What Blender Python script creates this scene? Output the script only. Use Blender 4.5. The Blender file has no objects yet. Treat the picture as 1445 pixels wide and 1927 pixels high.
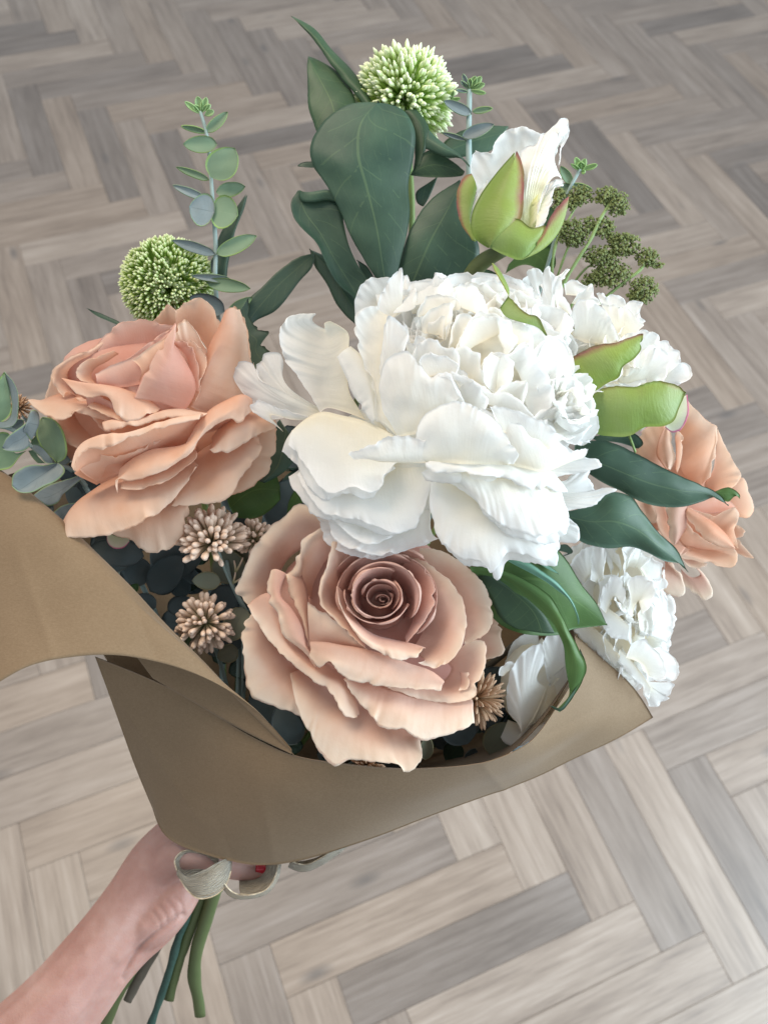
import bpy, bmesh, math, random
import numpy as np
from mathutils import Vector, Matrix

# ------------------------------------------------------------------ camera, world, lights, exposure
sc = bpy.context.scene
COL = sc.collection
F, CX, CY = 1640.0, 722.5, 963.5          # focal length and centre of the photograph, in its pixels
D0 = 0.45                                 # metres from the lens to the plane h = 0
K = D0 / F                                # metres per pixel in that plane
PITCH, ROLL = math.radians(58.0), math.radians(-5.43)
CAM_H = 1.55
fw = Vector((0, math.cos(PITCH), -math.sin(PITCH)))
rt = Vector((1, 0, 0))
dn = Vector((0, -math.sin(PITCH), -math.cos(PITCH)))
r2 = rt * math.cos(ROLL) + dn * math.sin(ROLL)
d2 = -rt * math.sin(ROLL) + dn * math.cos(ROLL)
CAMM = Matrix(((r2.x, -d2.x, -fw.x, 0), (r2.y, -d2.y, -fw.y, 0), (r2.z, -d2.z, -fw.z, CAM_H), (0, 0, 0, 1)))
camd = bpy.data.cameras.new('camera')
cam = bpy.data.objects.new('camera', camd)
COL.objects.link(cam)
cam.matrix_world = CAMM
camd.sensor_fit = 'VERTICAL'
camd.sensor_height = 36.0
camd.sensor_width = 27.0
camd.lens = F / 1927 * 36.0
camd.clip_start, camd.clip_end = 0.02, 60
camd.dof.use_dof = True
camd.dof.focus_distance = 0.435
camd.dof.aperture_fstop = 11.5
sc.camera = cam

world = bpy.data.worlds.new('World')
sc.world = world
world.use_nodes = True
bg = world.node_tree.nodes['Background']
bg.inputs[0].default_value = (0.86, 0.94, 1.0, 1)
bg.inputs[1].default_value = 0.54

def area(name, loc, target, size, power, color):
    l = bpy.data.lights.new(name, 'AREA')
    l.shape = 'RECTANGLE'; l.size, l.size_y = size
    l.energy = power; l.color = color
    o = bpy.data.objects.new(name, l); COL.objects.link(o)
    o.location = loc
    o.rotation_euler = (Vector(target) - Vector(loc)).to_track_quat('-Z', 'Y').to_euler()
    return o
area('ceiling_panel_light', (-0.8, 0.95, 2.8), (0, 0.2, 1.0), (0.9, 0.8), 23, (1.0, 0.83, 0.64))
area('window_light', (2.1, 0.25, 1.75), (0.1, 0.1, 0.9), (1.4, 1.7), 74, (0.76, 0.91, 1.0))

sc.view_settings.view_transform = 'Standard'
sc.view_settings.look = 'None'
sc.view_settings.exposure = 0.54
sc.view_settings.gamma = 1
sc.cycles.max_bounces = 12
sc.cycles.diffuse_bounces = 8
sc.cycles.transmission_bounces = 4
sc.cycles.use_denoising = True

# ------------------------------------------------------------------ geometry helpers
def Wn(P):
    """photograph pixels + height towards the lens (pixels at h = 0) -> world, for an (n,3) array"""
    P = np.asarray(P, float)
    d = (F - P[:, 2]) * K
    c = np.stack([(P[:, 0] - CX) / F * d, -(P[:, 1] - CY) / F * d, -d, np.ones(len(P))], 1)
    return (c @ np.array(CAMM).T)[:, :3]
def W(x, y, h=0):
    return Vector(Wn([(x, y, h)])[0])

def thing(name, label, cat, at, group=None):
    o = bpy.data.objects.new(name, None); COL.objects.link(o)
    o.empty_display_size = 0.02
    o.location = at if isinstance(at, Vector) else W(*at)
    o['label'] = label; o['category'] = cat
    if group: o['group'] = group
    return o

def link(name, verts, faces, mat, parent=None, uv=None, smooth=True, rim=0, world=False):
    """verts in world space; stored relative to the parent's origin"""
    off = np.zeros(3)
    if parent is not None:
        p = parent
        while p is not None:
            off += np.array(p.location); p = p.parent
    me = bpy.data.meshes.new(name)
    V = np.asarray(verts, float) - off
    me.from_pydata(V.tolist(), [], faces)
    if smooth: me.polygons.foreach_set('use_smooth', [True] * len(me.polygons))
    if uv is not None:
        l = me.uv_layers.new(name='UVMap')
        vi = np.zeros(len(me.loops), int); me.loops.foreach_get('vertex_index', vi)
        l.data.foreach_set('uv', np.asarray(uv, float)[vi].ravel())
    me.materials.append(mat)
    o = bpy.data.objects.new(name, me); COL.objects.link(o)
    if parent is not None: o.parent = parent
    if rim:
        m = o.modifiers.new('rim', 'SOLIDIFY'); m.thickness = rim; m.offset = 0
        m.use_rim = True; m.use_rim_only = True
    return o

def herm(P, n, chord=True):
    """resample an (m, ...) array to n samples with a smooth cubic"""
    P = np.asarray(P, float); m = len(P)
    if m == 1: return np.repeat(P, n, 0)
    if chord:
        d = np.linalg.norm(np.diff(P, axis=0), axis=-1)
        t = np.r_[0, np.cumsum(np.maximum(d, 1e-6) ** 0.75)]
    else:
        t = np.arange(m, dtype=float)
    s = np.linspace(0, t[-1], n)
    if m == 2:
        f = (s / t[-1]).reshape((-1,) + (1,) * (P.ndim - 1))
        return P[0] * (1 - f) + P[1] * f
    dt = np.diff(t).reshape((-1,) + (1,) * (P.ndim - 1))
    sl = np.diff(P, axis=0) / dt
    T = np.empty_like(P)
    T[1:-1] = (sl[:-1] * dt[1:] + sl[1:] * dt[:-1]) / (dt[1:] + dt[:-1])
    T[0] = 1.5 * sl[0] - 0.5 * T[1]; T[-1] = 1.5 * sl[-1] - 0.5 * T[-2]
    i = np.clip(np.searchsorted(t, s, 'right') - 1, 0, m - 2)
    hh = (t[i + 1] - t[i]); f = (s - t[i]) / hh
    sh = (-1,) + (1,) * (P.ndim - 1)
    f = f.reshape(sh); hh = hh.reshape(sh)
    return ((2*f**3 - 3*f**2 + 1) * P[i] + (f**3 - 2*f**2 + f) * hh * T[i]
            + (-2*f**3 + 3*f**2) * P[i + 1] + (f**3 - f**2) * hh * T[i + 1])

def snoise(P, lam, rs, oct=5):
    """smooth random field in [-1, 1]: sines in random directions, wavelength around lam"""
    v = np.zeros(P.shape[:-1])
    for _ in range(oct):
        k = rs.normal(size=P.shape[-1]); k /= np.linalg.norm(k)
        k *= 2 * np.pi / (lam * rs.uniform(0.6, 1.6))
        v = v + np.sin(P @ k + rs.uniform(0, 6.28))
    return v / oct * 1.6

def row(s, h, T):
    pts = [tuple(map(float, q.split(','))) for q in s.split()]
    n = len(pts)
    if np.isscalar(h): H = [h] * n
    else: H = np.interp(np.linspace(0, 1, n), np.linspace(0, 1, len(h)), h)
    ox, oy, k = T
    return np.array([(ox + p[0] * k, oy + p[1] * k, p[2] if len(p) > 2 else H[i]) for i, p in enumerate(pts)])

SEED = [11]
def grid_faces(nu, nv, wrap=False):
    f = []
    for i in range(nu - 1):
        for j in range(nv - (0 if wrap else 1)):
            a, b = i * nv + j, i * nv + (j + 1) % nv
            f.append((a, b, b + nv, a + nv))
    return f

def finish(P, name, parent, mat, ruf=0, rfreq=1.0, rw=0.25, side=0.6, wr=0, wl=60, jag=0, lip=0, rib=0, ribn=14, rim=0.00035, tuck=0, tamp=4.5, crease=0, folds=()):
    """P (nu,nv,3) in pixel space, u = 0 the free edge; adds ruffles, wrinkles, a ragged edge and a lip, then links it"""
    SEED[0] += 1
    rs = np.random.RandomState(SEED[0])
    nu, nv = P.shape[:2]
    u = np.linspace(0, 1, nu)[:, None]; v = np.linspace(0, 1, nv)[None, :]
    du = np.gradient(P, axis=0); dv = np.gradient(P, axis=1)
    N = np.cross(du, dv); ln = np.linalg.norm(N, axis=2, keepdims=True)
    N = N / np.maximum(ln, 1e-6)
    if N[..., 2].mean() < 0: N = -N
    L = max(np.linalg.norm(np.diff(P[0], axis=0), axis=1).sum(), 1)
    eu = np.exp(-(u / rw) ** 1.3) * np.ones_like(v)
    ev = np.exp(-(np.minimum(v, 1 - v) / 0.16) ** 1.3) * (1 - u) ** 0.5
    w = np.maximum(eu, side * ev)
    Q = P.copy()
    if ruf:
        q = np.stack([v * L * np.ones_like(u), u * 40 * np.ones_like(v)], 2)
        Q += N * (ruf * w * (snoise(q, 70 / rfreq, rs, 3) + 0.45 * snoise(q, 28 / rfreq, rs, 3)))[..., None]
    if wr:
        Q += N * (wr * snoise(P, wl, rs, 6))[..., None]
    if rib:
        ph = v * ribn * 2 * np.pi + 1.5 * np.sin(v * 9 + rs.uniform(0, 6))
        Q += N * (rib * np.sin(ph) * np.exp(-(u / 0.55) ** 2) * (0.6 + 0.4 * np.sin(v * 17 + 2)))[..., None]
    for (x0, y0, x1, y1, a, wd) in folds:      # a soft fold pressed along a line
        dx, dy = x1 - x0, y1 - y0; ll = math.hypot(dx, dy)
        t = ((P[..., 0] - x0) * dx + (P[..., 1] - y0) * dy) / ll ** 2
        dist = np.abs((P[..., 0] - x0) * dy - (P[..., 1] - y0) * dx) / ll
        Q += N * (a * np.exp(-dist / wd) * np.clip(np.minimum(t, 1 - t) / 0.2, 0, 1))[..., None]
    if tuck:
        for _ in range(tuck):
            c0 = rs.uniform(0.06, 0.94); wd = rs.uniform(4, 9) / L; sg = rs.choice([-1, 1])
            g = np.exp(-((v - c0) / wd) ** 2) * np.exp(-(u / 0.16) ** 1.2)
            g2 = np.exp(-((v - c0 - 1.6 * wd) / (1.3 * wd)) ** 2) * np.exp(-(u / 0.22) ** 1.2)
            d = du / np.maximum(np.linalg.norm(du, axis=2, keepdims=True), 1e-6)
            a = tamp * rs.uniform(.5, 1.2)
            Q += (N * sg * a * (g - 0.7 * g2)[..., None] + d * a * 0.8 * g[..., None])
    if crease:
        q = np.stack([v * L * np.ones_like(u), u * 22 * np.ones_like(v)], 2)
        Q += N * (crease * (0.5 - np.abs(snoise(q, 36, rs, 3))) * np.exp(-(u / 0.5) ** 1.5))[..., None]
    if lip:
        Q += N * (lip * np.exp(-(u / 0.07) ** 1.2) * np.ones_like(v))[..., None]
    if jag:
        d = -du / np.maximum(np.linalg.norm(du, axis=2, keepdims=True), 1e-6)
        q = (v * L * np.ones_like(u))[..., None]
        nz = snoise(q, 34, rs, 4) + 0.7 * snoise(q, 13, rs, 4)
        Q += d * (jag * np.exp(-(u / 0.12) ** 1.2) * nz)[..., None]
    uv = np.stack([u * np.ones_like(v), v * np.ones_like(u)], 2).reshape(-1, 2)
    return link(name, Wn(Q.reshape(-1, 3)), grid_faces(nu, nv), mat, parent, uv, rim=rim)

def S2(parent, mat, T, rows, b=0, dup=7, cen=(0, 0), drop=14, **kw):
    """a petal and a slightly larger one tucked underneath it"""
    S(parent, mat, T, rows, b, **kw)
    r = row(rows[0][0], rows[0][1], T).mean(0); d = np.array([r[0] - cen[0], r[1] - cen[1]]); d /= max(np.linalg.norm(d), 1)
    t = np.array([-d[1], d[0]]) * random.Random(SEED[0]).choice([-1, 1]) * dup * 1.2
    S(parent, mat, T, rows, b, push=(d[0] * dup + t[0], d[1] * dup + t[1], -drop), **kw)

def S(parent, mat, T, rows, b=0, bv=0, name='petal', res=1.0, flat=1.0, push=None, cap=(38, 84), **kw):
    """a petal or leaf: rows of points from the free edge to the base, each (points, h)"""
    R = [row(s, h, T) for s, h in rows]
    Ls = [np.linalg.norm(np.diff(r, axis=0), axis=1).sum() for r in R]
    nv = int(np.clip(max(Ls) / 3.6 * res, 12, cap[1]))
    G = np.stack([herm(r, nv) for r in R])
    if flat != 1.0:
        for i in range(1, len(G) - 1):
            li = G[0, :, 2] + (G[-1, :, 2] - G[0, :, 2]) * i / (len(G) - 1)
            G[i, :, 2] = li + flat * (G[i, :, 2] - li)
    if push is not None: G = G + np.asarray(push, float) * np.linspace(1, 0.3, len(G))[:, None, None]
    lu = np.linalg.norm(np.diff(G, axis=0), axis=2).sum(0).mean()
    nu = int(np.clip(lu / 4.6 * res, 9, cap[0]))
    P = herm(G, nu, chord=False)
    u = np.linspace(0, 1, nu)[:, None]; v = np.linspace(0, 1, nv)[None, :]
    P[..., 2] += b * 4 * u * (1 - u) * (0.35 + 0.65 * np.sqrt(np.maximum(0, 4 * v * (1 - v)))) + bv * 4 * v * (1 - v)
    return finish(P, name, parent, mat, **kw)

def tube(name, pts, rad, mat, parent, n=8, step=10, bump=0, cap=True):
    """pts in pixel space, rad in pixels (scalar or list)"""
    P = np.asarray(pts, float)
    m = max(4, int(np.linalg.norm(np.diff(P, axis=0), axis=1).sum() / step))
    r0 = np.full(len(P), rad) if np.isscalar(rad) else np.asarray(rad, float)
    C = herm(np.c_[P, r0 * 1.0], m)
    r = C[:, 3]; C = C[:, :3]
    T = np.gradient(C, axis=0); T /= np.linalg.norm(T, axis=1, keepdims=True)
    a = np.cross(T, [0.31, 0.2, 0.93]); a /= np.maximum(np.linalg.norm(a, axis=1, keepdims=True), 1e-6)
    b = np.cross(T, a)
    th = np.linspace(0, 2 * np.pi, n, endpoint=False)
    SEED[0] += 1; rs = np.random.RandomState(SEED[0])
    if bump: r = r * (1 + bump * snoise(np.arange(m)[:, None] * 1.0, 6, rs, 3))
    V = C[:, None] + r[:, None, None] * (np.cos(th)[None, :, None] * a[:, None] + np.sin(th)[None, :, None] * b[:, None])
    f = grid_faces(m, n, True)
    V = V.reshape(-1, 3)
    if cap:
        f.append(tuple(range(n))[::-1]); f.append(tuple(range((m - 1) * n, m * n)))
    uv = np.stack([np.repeat(np.linspace(0, 1, m), n), np.tile(np.linspace(0, 1, n), m)], 1)
    return link(name, Wn(V), f, mat, parent, uv)

GRIP = (408, 1612, -85)
def stem(parent, start, mat, via=None, r=7, end=None):
    x, y, h = start
    via = via or (0.45 * x + 0.55 * 420, max(y + 120, 0.5 * y + 0.5 * 1560), -320)
    via = (via[0], via[1], min(via[2], -300))
    j = random.Random(SEED[0]).uniform
    g = (GRIP[0] + j(-22, 22), GRIP[1], GRIP[2] + j(-22, 10))
    pts = [start, via, g] + ([end] if end else [(g[0] - 4, g[1] + 30, g[2])])
    return tube('stem', pts, r, mat, parent, n=7, step=18)

# ------------------------------------------------------------------ material helpers
def newmat(name):
    m = bpy.data.materials.new(name); m.use_nodes = True
    return m, m.node_tree.nodes, m.node_tree.links, m.node_tree.nodes['Principled BSDF']
def nd(N, t, **kw):
    n = N.new(t)
    for k, v in kw.items(): setattr(n, k, v)
    return n
def ramp(N, stops):
    r = N.new('ShaderNodeValToRGB'); e = r.color_ramp.elements
    while len(e) < len(stops): e.new(0.5)
    for i, (p, c) in enumerate(stops):
        e[i].position = p; e[i].color = (*c, 1)
    return r
def math_(N, L, op, a, b=None):
    n = N.new('ShaderNodeMath'); n.operation = op
    for i, x in enumerate((a, b)):
        if x is None: continue
        if isinstance(x, (int, float)): n.inputs[i].default_value = x
        else: L.new(x, n.inputs[i])
    return n.outputs[0]
def mixc(N, L, fac, a, b, mode='MIX'):
    n = N.new('ShaderNodeMix'); n.data_type = 'RGBA'; n.blend_type = mode
    for sock, x in ((n.inputs[0], fac), (n.inputs[6], a), (n.inputs[7], b)):
        if isinstance(x, (int, float)): sock.default_value = x
        elif isinstance(x, tuple): sock.default_value = (*x, 1)
        else: L.new(x, sock)
    return n.outputs[2]
def noise(N, L, vec, scale, detail=4, rough=0.55):
    n = N.new('ShaderNodeTexNoise'); n.inputs['Scale'].default_value = scale
    n.inputs['Detail'].default_value = detail; n.inputs['Roughness'].default_value = rough
    if vec is not None: L.new(vec, n.inputs['Vector'])
    return n.outputs['Fac']
def bumpn(N, L, h, strength, dist, bsdf):
    b = N.new('ShaderNodeBump'); b.inputs['Strength'].default_value = strength; b.inputs['Distance'].default_value = dist
    L.new(h, b.inputs['Height']); L.new(b.outputs[0], bsdf.inputs['Normal'])
    return b.outputs[0]

def petal_mat(name, stops, trans=0.25, rough=0.62, sheen=0.15, var=0.10, bump=0.25, tcol=None, edge=None):
    """stops: colour of the dyed silk from the free edge (0) to the base (1) of the petal"""
    m, N, L, B = newmat(name)
    uv = nd(N, 'ShaderNodeUVMap'); sep = nd(N, 'ShaderNodeSeparateXYZ'); L.new(uv.outputs[0], sep.inputs[0])
    tc = nd(N, 'ShaderNodeTexCoord'); oi = nd(N, 'ShaderNodeObjectInfo')
    n1 = noise(N, L, tc.outputs['Object'], 45, 3)
    u = math_(N, L, 'ADD', sep.outputs[0], math_(N, L, 'MULTIPLY', math_(N, L, 'SUBTRACT', n1, 0.5), 0.35))
    r = ramp(N, stops); L.new(u, r.inputs[0])
    rv = math_(N, L, 'ADD', math_(N, L, 'MULTIPLY', oi.outputs['Random'], var), 1 - var / 2)
    hv = nd(N, 'ShaderNodeHueSaturation'); L.new(r.outputs[0], hv.inputs['Color']); L.new(rv, hv.inputs['Value'])
    L.new(math_(N, L, 'ADD', math_(N, L, 'MULTIPLY', n1, 0.5), 0.75), hv.inputs['Saturation'])
    col = hv.outputs[0]
    if edge:
        em = math_(N, L, 'MULTIPLY', math_(N, L, 'LESS_THAN', math_(N, L, 'ADD', sep.outputs[0], math_(N, L, 'MULTIPLY', noise(N, L, tc.outputs['Object'], 260, 3), 0.10)), 0.075), math_(N, L, 'GREATER_THAN', noise(N, L, tc.outputs['Object'], 55, 2), 0.5))
        st = nd(N, 'ShaderNodeMapRange'); L.new(noise(N, L, tc.outputs['Object'], 75, 5, 0.65), st.inputs[0])
        st.inputs[1].default_value = 0.54; st.inputs[2].default_value = 0.72; st.inputs[4].default_value = 0.22
        col = mixc(N, L, math_(N, L, 'MAXIMUM', math_(N, L, 'MULTIPLY', em, 0.45), st.outputs[0]), col, edge)
    L.new(col, B.inputs['Base Color'])
    B.inputs['Roughness'].default_value = rough
    B.inputs['Sheen Weight'].default_value = sheen
    B.inputs['Specular IOR Level'].default_value = 0.35
    # weave and fine radial veins pressed into the silk
    cmb = nd(N, 'ShaderNodeCombineXYZ')
    L.new(math_(N, L, 'MULTIPLY', sep.outputs[0], 3.0), cmb.inputs[0])
    L.new(math_(N, L, 'MULTIPLY', sep.outputs[1], 38.0), cmb.inputs[1])
    vein = noise(N, L, cmb.outputs[0], 1.0, 2)
    cr = noise(N, L, tc.outputs['Object'], 120, 4)
    wv = noise(N, L, tc.outputs['Object'], 700, 3)
    hsum = math_(N, L, 'ADD', math_(N, L, 'ADD', math_(N, L, 'MULTIPLY', vein, 0.35), math_(N, L, 'MULTIPLY', cr, 0.8)), math_(N, L, 'MULTIPLY', wv, 0.22))
    nm = bumpn(N, L, hsum, bump, 0.0012, B)
    t = nd(N, 'ShaderNodeBsdfTranslucent'); L.new(nm, t.inputs['Normal'])
    if tcol: t.inputs['Color'].default_value = (*tcol, 1)
    else: L.new(col, t.inputs['Color'])
    mx = nd(N, 'ShaderNodeMixShader'); mx.inputs[0].default_value = trans
    L.new(B.outputs[0], mx.inputs[1]); L.new(t.outputs[0], mx.inputs[2])
    L.new(mx.outputs[0], N['Material Output'].inputs['Surface'])
    return m

def leaf_mat(name, c1, c2, vein, edge=None, trans=0.12, rough=0.5, veinamt=0.26, spec=0.34, edge_w=0.06):
    """u across the blade (midrib at 0.5), v along it"""
    m, N, L, B = newmat(name)
    uv = nd(N, 'ShaderNodeUVMap'); sep = nd(N, 'ShaderNodeSeparateXYZ'); L.new(uv.outputs[0], sep.inputs[0])
    tc = nd(N, 'ShaderNodeTexCoord'); oi = nd(N, 'ShaderNodeObjectInfo')
    n1 = noise(N, L, tc.outputs['Object'], 38, 4)
    big = noise(N, L, tc.outputs['Object'], 14, 3)
    mot = nd(N, 'ShaderNodeMapRange'); L.new(math_(N, L, 'ADD', math_(N, L, 'MULTIPLY', n1, 0.55), math_(N, L, 'MULTIPLY', big, 0.45)), mot.inputs[0])
    mot.inputs[1].default_value = 0.32; mot.inputs[2].default_value = 0.68
    base = mixc(N, L, mot.outputs[0], c1, c2)
    d = math_(N, L, 'ABSOLUTE', math_(N, L, 'SUBTRACT', sep.outputs[0], 0.5))
    wob = math_(N, L, 'MULTIPLY', math_(N, L, 'SUBTRACT', noise(N, L, tc.outputs['Object'], 60, 2), 0.5), 0.35)
    lat = math_(N, L, 'FRACT', math_(N, L, 'ADD', math_(N, L, 'SUBTRACT', math_(N, L, 'MULTIPLY', sep.outputs[1], 7.0), math_(N, L, 'MULTIPLY', d, 3.4)), wob))
    lat = math_(N, L, 'ABSOLUTE', math_(N, L, 'SUBTRACT', lat, 0.5))
    latm = math_(N, L, 'LESS_THAN', lat, 0.03)
    lon = math_(N, L, 'FRACT', math_(N, L, 'ADD', math_(N, L, 'MULTIPLY', sep.outputs[0], 9.0), math_(N, L, 'MULTIPLY', wob, 2.2)))
    latm = math_(N, L, 'MAXIMUM', latm, math_(N, L, 'MULTIPLY', math_(N, L, 'LESS_THAN', lon, 0.045), 0.7))
    latm = math_(N, L, 'MULTIPLY', latm, math_(N, L, 'GREATER_THAN', noise(N, L, tc.outputs['Object'], 90, 2), 0.47))
    mid = math_(N, L, 'LESS_THAN', d, 0.014)
    vm = math_(N, L, 'MULTIPLY', math_(N, L, 'MAXIMUM', math_(N, L, 'MULTIPLY', latm, 0.6), mid), veinamt)
    c = mixc(N, L, vm, base, vein)
    if edge:
        e = math_(N, L, 'GREATER_THAN', math_(N, L, 'ADD', d, math_(N, L, 'MULTIPLY', math_(N, L, 'SUBTRACT', n1, 0.5), 0.1)), 0.5 - edge_w)
        c = mixc(N, L, math_(N, L, 'MULTIPLY', e, 0.75), c, edge)
    hv = nd(N, 'ShaderNodeHueSaturation'); L.new(c, hv.inputs['Color'])
    L.new(math_(N, L, 'ADD', math_(N, L, 'MULTIPLY', oi.outputs['Random'], 0.3), 0.85), hv.inputs['Value'])
    L.new(hv.outputs[0], B.inputs['Base Color'])
    B.inputs['Roughness'].default_value = rough
    B.inputs['Specular IOR Level'].default_value = spec
    fine = noise(N, L, tc.outputs['Object'], 260, 3)
    hsum = math_(N, L, 'ADD', math_(N, L, 'MULTIPLY', fine, 0.5), math_(N, L, 'MULTIPLY', vm, 0.9))
    nm = bumpn(N, L, hsum, 0.3, 0.0006, B)
    t = nd(N, 'ShaderNodeBsdfTranslucent'); L.new(hv.outputs[0], t.inputs['Color'])
    mx = nd(N, 'ShaderNodeMixShader'); mx.inputs[0].default_value = trans
    L.new(B.outputs[0], mx.inputs[1]); L.new(t.outputs[0], mx.inputs[2])
    L.new(mx.outputs[0], N['Material Output'].inputs['Surface'])
    return m

def plain_mat(name, c1, c2, scale=60, rough=0.6, bump=0.2, bscale=200, bdist=0.0008, spec=0.3, trans=0, uvstops=None):
    m, N, L, B = newmat(name)
    tc = nd(N, 'ShaderNodeTexCoord')
    c = mixc(N, L, noise(N, L, tc.outputs['Object'], scale, 4), c1, c2)
    if uvstops:
        uv = nd(N, 'ShaderNodeUVMap'); sep = nd(N, 'ShaderNodeSeparateXYZ'); L.new(uv.outputs[0], sep.inputs[0])
        r = ramp(N, uvstops); L.new(sep.outputs[0], r.inputs[0])
        c = mixc(N, L, 0.85, c, r.outputs[0])
    L.new(c, B.inputs['Base Color'])
    B.inputs['Roughness'].default_value = rough
    B.inputs['Specular IOR Level'].default_value = spec
    bumpn(N, L, noise(N, L, tc.outputs['Object'], bscale, 3), bump, bdist, B)
    return m

M = {}
M['rose_peach'] = petal_mat('peach_silk', [(0.0, (0.83, 0.62, 0.48)), (0.18, (0.80, 0.56, 0.42)), (0.5, (0.73, 0.44, 0.31)), (1, (0.62, 0.30, 0.19))], trans=0.38, edge=(0.72, 0.40, 0.24))
M['rose_heart'] = petal_mat('pink_peach_silk', [(0.0, (0.80, 0.55, 0.45)), (0.35, (0.74, 0.44, 0.35)), (1, (0.64, 0.30, 0.22))], trans=0.34, edge=(0.78, 0.36, 0.30))
M['rose_dusty'] = petal_mat('dusty_rose_silk', [(0.0, (0.83, 0.69, 0.56)), (0.18, (0.79, 0.61, 0.48)), (0.5, (0.67, 0.44, 0.345)), (1, (0.54, 0.29, 0.225))], trans=0.36, edge=(0.72, 0.46, 0.36))
M['rose_coil'] = petal_mat('deep_dusty_rose_silk', [(0.0, (0.70, 0.47, 0.39)), (0.3, (0.60, 0.36, 0.295)), (1, (0.44, 0.21, 0.17))], trans=0.26, edge=(0.46, 0.24, 0.19))
M['white'] = petal_mat('white_silk', [(0.0, (0.90, 0.90, 0.90)), (0.55, (0.90, 0.90, 0.87)), (0.82, (0.89, 0.87, 0.80)), (1, (0.88, 0.83, 0.70))], trans=0.5, rough=0.5, sheen=0.25, var=0.04, bump=0.3)
M['cream'] = petal_mat('cream_silk', [(0.0, (0.90, 0.89, 0.87)), (0.45, (0.90, 0.87, 0.79)), (1, (0.88, 0.80, 0.63))], trans=0.5, rough=0.55, sheen=0.2, var=0.05, bump=0.3)
M['white_green'] = petal_mat('white_silk_green_base', [(0.0, (0.87, 0.86, 0.84)), (0.45, (0.87, 0.85, 0.78)), (0.8, (0.82, 0.80, 0.48)), (1, (0.72, 0.72, 0.32))], trans=0.26, rough=0.5, var=0.04, bump=0.3)
M['sepal'] = petal_mat('green_sepal_silk', [(0.0, (0.27, 0.09, 0.08)), (0.05, (0.25, 0.13, 0.07)), (0.2, (0.24, 0.30, 0.075)), (0.6, (0.215, 0.285, 0.07)), (1, (0.17, 0.25, 0.05))], trans=0.15, rough=0.55, sheen=0.05, var=0.1, bump=0.45, edge=(0.17, 0.22, 0.05))
M['sepal_plain'] = petal_mat('plain_green_sepal_silk', [(0.0, (0.26, 0.24, 0.06)), (0.08, (0.235, 0.305, 0.08)), (0.5, (0.215, 0.305, 0.09)), (1, (0.17, 0.26, 0.06))], trans=0.15, rough=0.5, sheen=0.05, var=0.1, bump=0.45, edge=(0.17, 0.22, 0.05))
M['sepal_pale'] = petal_mat('pale_sepal_silk', [(0.0, (0.60, 0.14, 0.30)), (0.15, (0.66, 0.70, 0.60)), (1, (0.55, 0.68, 0.48))], trans=0.2)
M['leaf_dark'] = leaf_mat('dark_green_leaf', (0.012, 0.034, 0.019), (0.044, 0.088, 0.042), (0.14, 0.21, 0.08), trans=0.08)
M['leaf_blue'] = leaf_mat('blue_green_leaf', (0.018, 0.048, 0.034), (0.060, 0.112, 0.070), (0.16, 0.24, 0.11), trans=0.08)
M['leaf_dull'] = leaf_mat('dull_dark_leaf', (0.025, 0.055, 0.04), (0.05, 0.085, 0.055), (0.16, 0.20, 0.09), trans=0.06)
M['leaf_grass'] = leaf_mat('grass_green_leaf', (0.040, 0.095, 0.025), (0.075, 0.150, 0.04), (0.14, 0.24, 0.07), trans=0.15)
M['leaf_sliver'] = leaf_mat('pale_blue_green_leaf', (0.12, 0.28, 0.21), (0.18, 0.34, 0.26), (0.2, 0.3, 0.2), trans=0.1, veinamt=0)
M['euc'] = leaf_mat('eucalyptus_green_leaf', (0.12, 0.20, 0.12), (0.19, 0.27, 0.18), (0.22, 0.30, 0.20), edge=(0.25, 0.38, 0.11), trans=0.15, rough=0.6, veinamt=0.2, edge_w=0.05)
M['euc_grey'] = leaf_mat('eucalyptus_grey_leaf', (0.13, 0.17, 0.18), (0.22, 0.26, 0.27), (0.08, 0.11, 0.12), edge=(0.22, 0.33, 0.15), trans=0.10, rough=0.55, veinamt=0.5, edge_w=0.04)
M['euc_tip'] = leaf_mat('young_eucalyptus_leaf', (0.26, 0.42, 0.16), (0.36, 0.52, 0.26), (0.3, 0.45, 0.2), trans=0.2, veinamt=0.1)
M['euc_dark'] = leaf_mat('shaded_eucalyptus_leaf', (0.05, 0.075, 0.085), (0.09, 0.12, 0.125), (0.05, 0.07, 0.07), trans=0.05, veinamt=0.2)  # darker copy of the eucalyptus leaf, shade put into its colour
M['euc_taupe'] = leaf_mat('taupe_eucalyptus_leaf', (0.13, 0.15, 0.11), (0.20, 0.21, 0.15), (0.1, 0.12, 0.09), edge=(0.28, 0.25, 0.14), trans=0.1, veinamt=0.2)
M['stem_green'] = plain_mat('green_plastic_stem', (0.055, 0.075, 0.025), (0.10, 0.125, 0.05), 40, 0.5, 0.3, 150)
M['stem_light'] = plain_mat('light_green_stem', (0.15, 0.24, 0.07), (0.24, 0.33, 0.13), 40, 0.5, 0.3, 150)
M['stem_blue'] = plain_mat('blue_green_stem', (0.018, 0.045, 0.036), (0.04, 0.08, 0.062), 120, 0.6, 0.8, 320)
M['stem_grey'] = plain_mat('grey_green_stem', (0.20, 0.29, 0.28), (0.30, 0.38, 0.37), 60, 0.55, 0.3, 200)
M['stem_brown'] = plain_mat('brown_stem', (0.10, 0.085, 0.065), (0.15, 0.13, 0.10), 60, 0.7, 0.4, 150)
M['beige_floret'] = plain_mat('beige_floret_plastic', (0.55, 0.42, 0.31), (0.66, 0.52, 0.40), 60, 0.6, 0.2, 200, uvstops=[(0, (0.20, 0.24, 0.11)), (0.4, (0.42, 0.37, 0.23)), (0.75, (0.66, 0.50, 0.39)), (1, (0.74, 0.57, 0.47))])
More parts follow.
